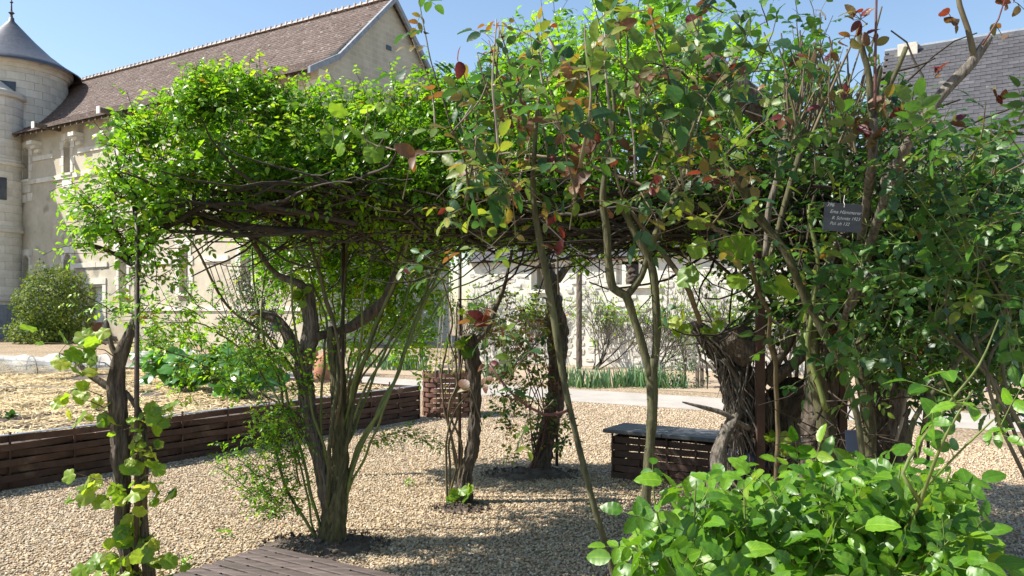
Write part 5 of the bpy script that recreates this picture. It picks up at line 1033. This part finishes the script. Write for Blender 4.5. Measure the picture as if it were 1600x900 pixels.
# ------------------------------------------------------------------ raised-bed planting, netting, pots
def at_bed(px, py): return G(px, py, .42)
bp = Plant('rhubarb', at_bed(320, 612), 'broad dark green leafy rhubarb clump growing on the straw of the raised bed', 'plant', 'rhub_leaf', ('vine', 'm1'), 'green_twig', lvf=lambda: U(.1, 1))
for (x, y, n_) in ((260, 590, 30), (300, 600, 34), (340, 605, 34), (380, 612, 24), (410, 600, 10), (320, 575, 16), (370, 580, 16), (235, 575, 8)):
    base = at_bed(x, y + 12)
    for k in range(int(n_ * 1.4)):
        a = U(0, 6.28); h = U(.12, .55); tip = base + Vector((math.cos(a) * U(.05, .22), math.sin(a) * U(.05, .22), h)); bp.twig([base, base.lerp(tip, .5) + Z * .05, tip], .008, .005, 4)
        bp.leaf(tip, Vector((math.cos(a), math.sin(a), U(-.6, .2))), Z - Vector((0, .4, 0)) + rv() * .5, U(.16, .3))
bp.finish()
b2 = Plant('leafy_bush', G(250, 553), 'small bright leafy bush beyond the raised bed near the netting', 'bush', 'rose_leaf', ('m1',), 'green_twig')
b2.fill([(245, 535, 21, .55, .4, .35), (300, 530, 20, .3, .3, .25)], 90, .4, .16, 5, up=.6, comp=False); b2.finish()
b3 = Plant('seedling', at_bed(18, 655), 'tiny grey-green seedling at the left edge of the straw', 'plant', 'dark_leaf', ('m1',), 'green_twig')
for k in range(16): b3.leaf(at_bed(U(0, 30), 655) + Z * U(0, .06), rv() + Z * .3, Z + rv() * .4, U(.05, .09), .5)
b3.finish()
def tunnel(a, c_, r, label):
    t = thing('netting_tunnel', a, label, 'netting', 'crop netting over the bed'); mb = MB(); n = 24; k = 12; dv = (c_ - a) / n; sd = dv.normalized().cross(Z)
    for i in range(n + 1):
        rr = r * (1 + .12 * math.sin(i * 1.3)); 
        for j in range(k + 1):
            an = math.pi * j / k; mb.v.append(tuple(a + dv * i + sd * math.cos(an) * rr * 1.3 + Z * (math.sin(an) * rr * (1 + .06 * noise.noise(Vector((i * .7, j, 0)))))))
    mb.f = [(i * (k + 1) + j, (i + 1) * (k + 1) + j, (i + 1) * (k + 1) + j + 1, i * (k + 1) + j + 1) for i in range(n) for j in range(k)]
    mb.obj('net', 'net', t, sm=True)
    for i in range(0, n + 1, 6):
        hb = MB(); hb.tube([a + dv * i + sd * math.cos(math.pi * j / 10) * r * 1.3 + Z * math.sin(math.pi * j / 10) * r for j in range(11)], .008, 5); hb.obj('hoop', 'iron', t)
tunnel(at_bed(-80, 590), at_bed(165, 578), .32, 'pale see-through crop netting tunnel at the far left of the raised bed')
tunnel(at_bed(200, 574), at_bed(300, 566), .28, 'short pale netting tunnel behind the rhubarb, right of the old vine trunk')
sk = MB()
for k in range(16):
    p = at_bed(U(-20, 230), U(600, 640)); a = U(-.4, .4) + R(150); l = U(.3, .9); sk.tube([p + Z * .03, p + Vector((math.cos(a), math.sin(a), .02)) * l + Z * .04], [.009, .004], 5)
tag(sk.obj('twig_litter', 'dead_twig'), 'loose grey dead sticks lying on the straw at the left', 'sticks', kind='stuff')
# terracotta forcer pots
def pot(px, py, zb, r, h, label):
    p = G(px, py, zb); t = lathe([(r, 0), (r * 1.06, .02), (r * .98, h * .7), (r * .8, h * .86), (r * .45, h * .93), (r * .3, h * .95), (r * .3, h), (r * .15, h * 1.04), (0, h * 1.05)], 28).mesh('forcing_pot', True)
    o = link('forcing_pot', t, 'terracotta'); o.location = p; tag(o, label, 'pot', 'terracotta forcing pots')
pot(508, 595, .42, .17, .46, 'terracotta bell-shaped forcing pot on the bed, seen through the rose canes'); pot(488, 578, 0, .16, .6, 'smaller terracotta pot behind, left of the bell-shaped one')
box_obj2 = box_obj; o = None
bpn = C + A * 14.3 - B * .9; mb = MB(); mb.box(bpn, A * .6, B * .5, Z * .85); mb.box(bpn - A * .04 - B * .04 + Z * .85, A * .68, B * .58, Z * .08); tag(mb.obj('brick_planter', 'rust_lit'), 'red-brown square block planter beside the barn door', 'planter')

# ------------------------------------------------------------------ planting along the back wall and background
def iris(px, py, n, hgt, label, m='blade', spread=.35):
    p = G(px, py); pl_ = Plant('iris_clump', p, label, 'irises', m, ('blade',), 'green_twig', group='iris clumps along the white wall')
    for k in range(n): pl_.leaf(p + Vector((U(-1, 1) * spread, U(-.3, .3), 0)), Vector((U(-.4, .4), U(-.3, .3), 1)), Vector((U(-1, 1), -1, 0)), hgt * U(.6, 1.15))
    pl_.finish()
sides = ['grey-green iris clump beside the dark leaning trunk', 'pale straw-tipped grass and iris clump right of the leaning trunk', 'dense iris clump at the foot of the white wall, between trunk and thorny stem', 'tall iris clump just left of the thorny stem', 'iris clump directly behind the thorny stem', 'short iris clump right of the thorny stem']
for i, (x, y) in enumerate(((885, 604), (925, 605), (960, 604), (995, 603), (1015, 605), (1045, 606))): iris(x, y, 70, U(.34, .5), sides[i], 'blade')
iris(1412, 622, 70, .5, 'iris clump seen between the right-hand trunks'); iris(630, 578, 120, .5, 'grassy tuft at the wall foot left of the planter', spread=.6); iris(580, 574, 90, .45, 'grassy tuft further left behind the rose canes', spread=.6)
iris(780, 590, 70, .45, 'grassy tuft behind the centre vine trunk')
def shrub(nm, px, py, d, rx, rz, n, ls, m, label, cat='shrub', tm=('m1',), fl=None, nl=4):
    base = Vector(((px - CX) / F * d, d, 0)); s = Plant(nm, base, label, cat, m, tm, 'dark_twig')
    c = P(px, py, d)
    for k in range(5): s.stem('stem', [base + Vector((U(-.05, .05), U(-.05, .05), 0)), base.lerp(c, .5) + rv() * .1 * rx, c + rv() * .3 * rx], [.02, .014, .008], 'bark', 6)
    s.fill([(px, py, d, rx, rx * .7, rz)], n, .3, ls, nl, up=.3, out=.7, shell=.4, comp=False)
    if fl:
        for k in range(fl): s.leaf(c + Vector((U(-rx, rx), -rx * .6, U(-rz, rz) * .6)), rv(), rv(), .06, .5, 'm1', 'petal')
    return s.finish()
shrub('low_shrub', 1065, 595, 16.3, .45, .28, 70, .07, 'dark_leaf', 'low dark green mounded plant right of the irises by the path')
shrub('wall_shrub', 1070, 545, 17.3, .4, .5, 90, .07, 'grey_leaf', 'upright leafy shrub on supports right of the thorny stem, before the white wall')
shrub('flowering_shrub', 1480, 590, 13.0, .55, .35, 120, .08, 'dark_leaf', 'dark shrub with a few mauve flowers beyond the path at the right', fl=14)
shrub('wall_shrub', 1560, 560, 12.8, .6, .5, 90, .09, 'grey_leaf', 'loose leafy shrub against the sunlit wall at the right edge')
shrub('trellis_climber', 402, 470, 19.0, .55, 1.25, 420, .085, 'grey_leaf', 'grey-green climber covering a trellis in front of the barn corner', 'climber', nl=5)
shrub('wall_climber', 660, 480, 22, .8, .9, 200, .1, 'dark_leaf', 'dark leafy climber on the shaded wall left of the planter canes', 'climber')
shrub('garden_shrub', 440, 560, 19.5, .5, .3, 60, .08, 'rose_leaf', 'low light green shrub below the climber covered trellis')
# trellis lattice
tr_ = thing('trellis', P(402, 560, 18.9) * 1 - Z * P(402, 560, 18.9).z, 'tall diamond wooden trellis under the grey-green climber near the barn corner', 'trellis')
for k in range(8):
    a = P(372 + k * 9, 590, 18.8); a.z = .05; c_ = a + Vector((.9, 0, 2.6)); mb = MB(); mb.tube([a, c_], .012, 4); mb.obj('lath', 'wood_old', tr_); a2 = a + Vector((.2, .02, 0)); mb = MB(); mb.tube([a2, a2 + Vector((-.9, 0, 2.6))], .012, 4); mb.obj('lath', 'wood_old', tr_)
# bare wall climbers with real branches
def wall_rose(px, base_y, spread, n, label, leaves=40, lm='rose_leaf'):
    b0 = G(px, base_y); s = Plant('wall_rose', b0, label, 'climbing rose', lm, ('m1',), 'dark_twig'); 
    def rec(p, d_, ln, r, lev):
        pts = [p]; q = p
        for i in range(4):
            d_ = (d_ + D * U(-.35, .35) + Z * U(-.15, .3)).normalized(); q = q + d_ * ln / 4; q = q + B * (((oW - q).dot(B) - .12 - q.dot(Vector((0, 0, 0)))) * .3); pts.append(q)
        s.twig(pts, r, r * .6, 5)
        if lev:
            for i in (2, 3, 4): rec(pts[i], (d_ + D * U(-1, 1)).normalized(), ln * U(.6, .9), r * .6, lev - 1)
        elif random.random() < leaves / 60:
            for _ in range(3): s.leaf(q + rv() * .06, rv(), -B + rv() * .6, U(.05, .09), U(.3, 1))
    for k in range(n): rec(b0 + D * U(-.1, .1), (Z * 1.0 + D * U(-spread, spread)).normalized(), U(.6, 1.0), .02, 3)
    return s.finish()
for px, y, lab in ((800, 573, 'sparse branching climber on the white wall behind the reddish rose'), (930, 578, 'nearly bare fan-shaped climber on the white wall above the irises'), (1020, 580, 'fan of thin stems on the white wall between the two forks of the thorny stem'), (1120, 583, 'curving bare climber on the white wall behind the old stump'), (1215, 590, 'wiry climber with new leaves on the wall right of the square post'), (1500, 605, 'twiggy climber on the sunlit wall at the right'), (700, 570, 'small climber on the left end of the white wall')):
    wall_rose(px, y, .9, 8, lab, 32)
pst = G(905, 577); t = thing('wooden_post', pst, 'weathered brown wooden post standing at the white wall', 'post'); mb = MB(); mb.gnarl([pst, pst + Z * 1.2, pst + Z * 2.6], [.08, .07, .075], 12, .15, 4, .08); mb.obj('pole', 'wood_old', t)
gb = G(1085, 606); t = thing('wooden_bench', gb, 'small dark wooden bench beyond the path, left of the stump', 'bench')
box_obj('seat', 'wood_old', t, gb + Z * .4, D * .9, B * .35, Z * .05)
for u, v in ((0, 0), (.82, 0), (0, .28), (.82, .28)): box_obj('leg', 'wood_old', t, gb + D * (u + .02) + B * v, D * .06, B * .06, Z * .399)

# ------------------------------------------------------------------ far plants: clipped bush, tree behind
bs = Plant('round_bush', Vector(((85 - CX) / F * 37, 37, 0)), 'big rounded dark green bush in front of the barn wall, left', 'bush', 'olive_leaf', ('tiny',), 'dark_twig', lvf=lambda: U(.1, .95))
cb = Vector(((85 - CX) / F * 37, 37, 0))
def blobleaf(pl, c, r, n, ls, shell, lv=(0, 1), tm='tiny', nz=.35, dark=False):
    for _ in range(n):
        q = rv(); k = 1 + nz * noise.noise(q * 2.2 + c) + nz * .5 * noise.noise(q * 6 + c); rr = random.random() ** shell
        p = c + Vector((q.x * r.x, q.y * r.y, q.z * r.z)) * rr * k; pl.leaf(p, rv() + q * .5, q + rv() * .6 + Z * .3, ls * U(.6, 1.3), U(*lv), tm)
blobleaf(bs, cb + Z * 1.75, Vector((1.6, 1.5, 1.75)), 9000, .14, .18); blobleaf(bs, cb + Z * .5 + Vector((-.3, -.6, 0)), Vector((1.5, 1.1, .7)), 2500, .14, .25)
for k in range(6): bs.stem('stem', [cb + Vector((U(-.4, .4), U(-.2, .2), 0)), cb + Vector((U(-.8, .8), 0, 1.6)), cb + Vector((U(-1.2, 1.2), 0, 3))], [.07, .05, .02], 'bark', 6)
bs.finish()
tb = Vector(((1010 - CX) / F * 27, 30, 0))
tre = Plant('tree', tb, 'tall light green leafy tree rising behind the pergola at the top centre', 'tree', 'rose_leaf', ('tiny',), 'dark_twig', lvf=lambda: U(.2, 1))
tre.stem('trunk', [tb, tb + Z * 3.5, tb + Z * 7], [.3, .24, .15], 'bark', gn=14, amp=.2)
for k in range(9):
    a = k * .7; e = tb + Vector((math.cos(a) * 2.6, math.sin(a) * 2, U(8.5, 12.2))); tre.stem('limb', [tb + Z * U(3.5, 6.5), tb.lerp(e, .55) + Z * 1.8, e], [.12, .08, .03], 'bark', 7)
for (x, z, r_) in ((-2.8, 9.2, 1.3), (-1.7, 10.6, 1.5), (-.4, 11.6, 1.6), (1.2, 11.6, 1.6), (2.3, 10.2, 1.3), (.4, 9.5, 2.0), (-1.4, 8.4, 1.7), (2.2, 8.5, 1.7), (3.0, 8.6, 1.2)):
    blobleaf(tre, tb + Vector((x, U(-.8, .8), z)), Vector((r_, r_, r_)), 1500, .17, .4, (0, .8))
tre.finish()
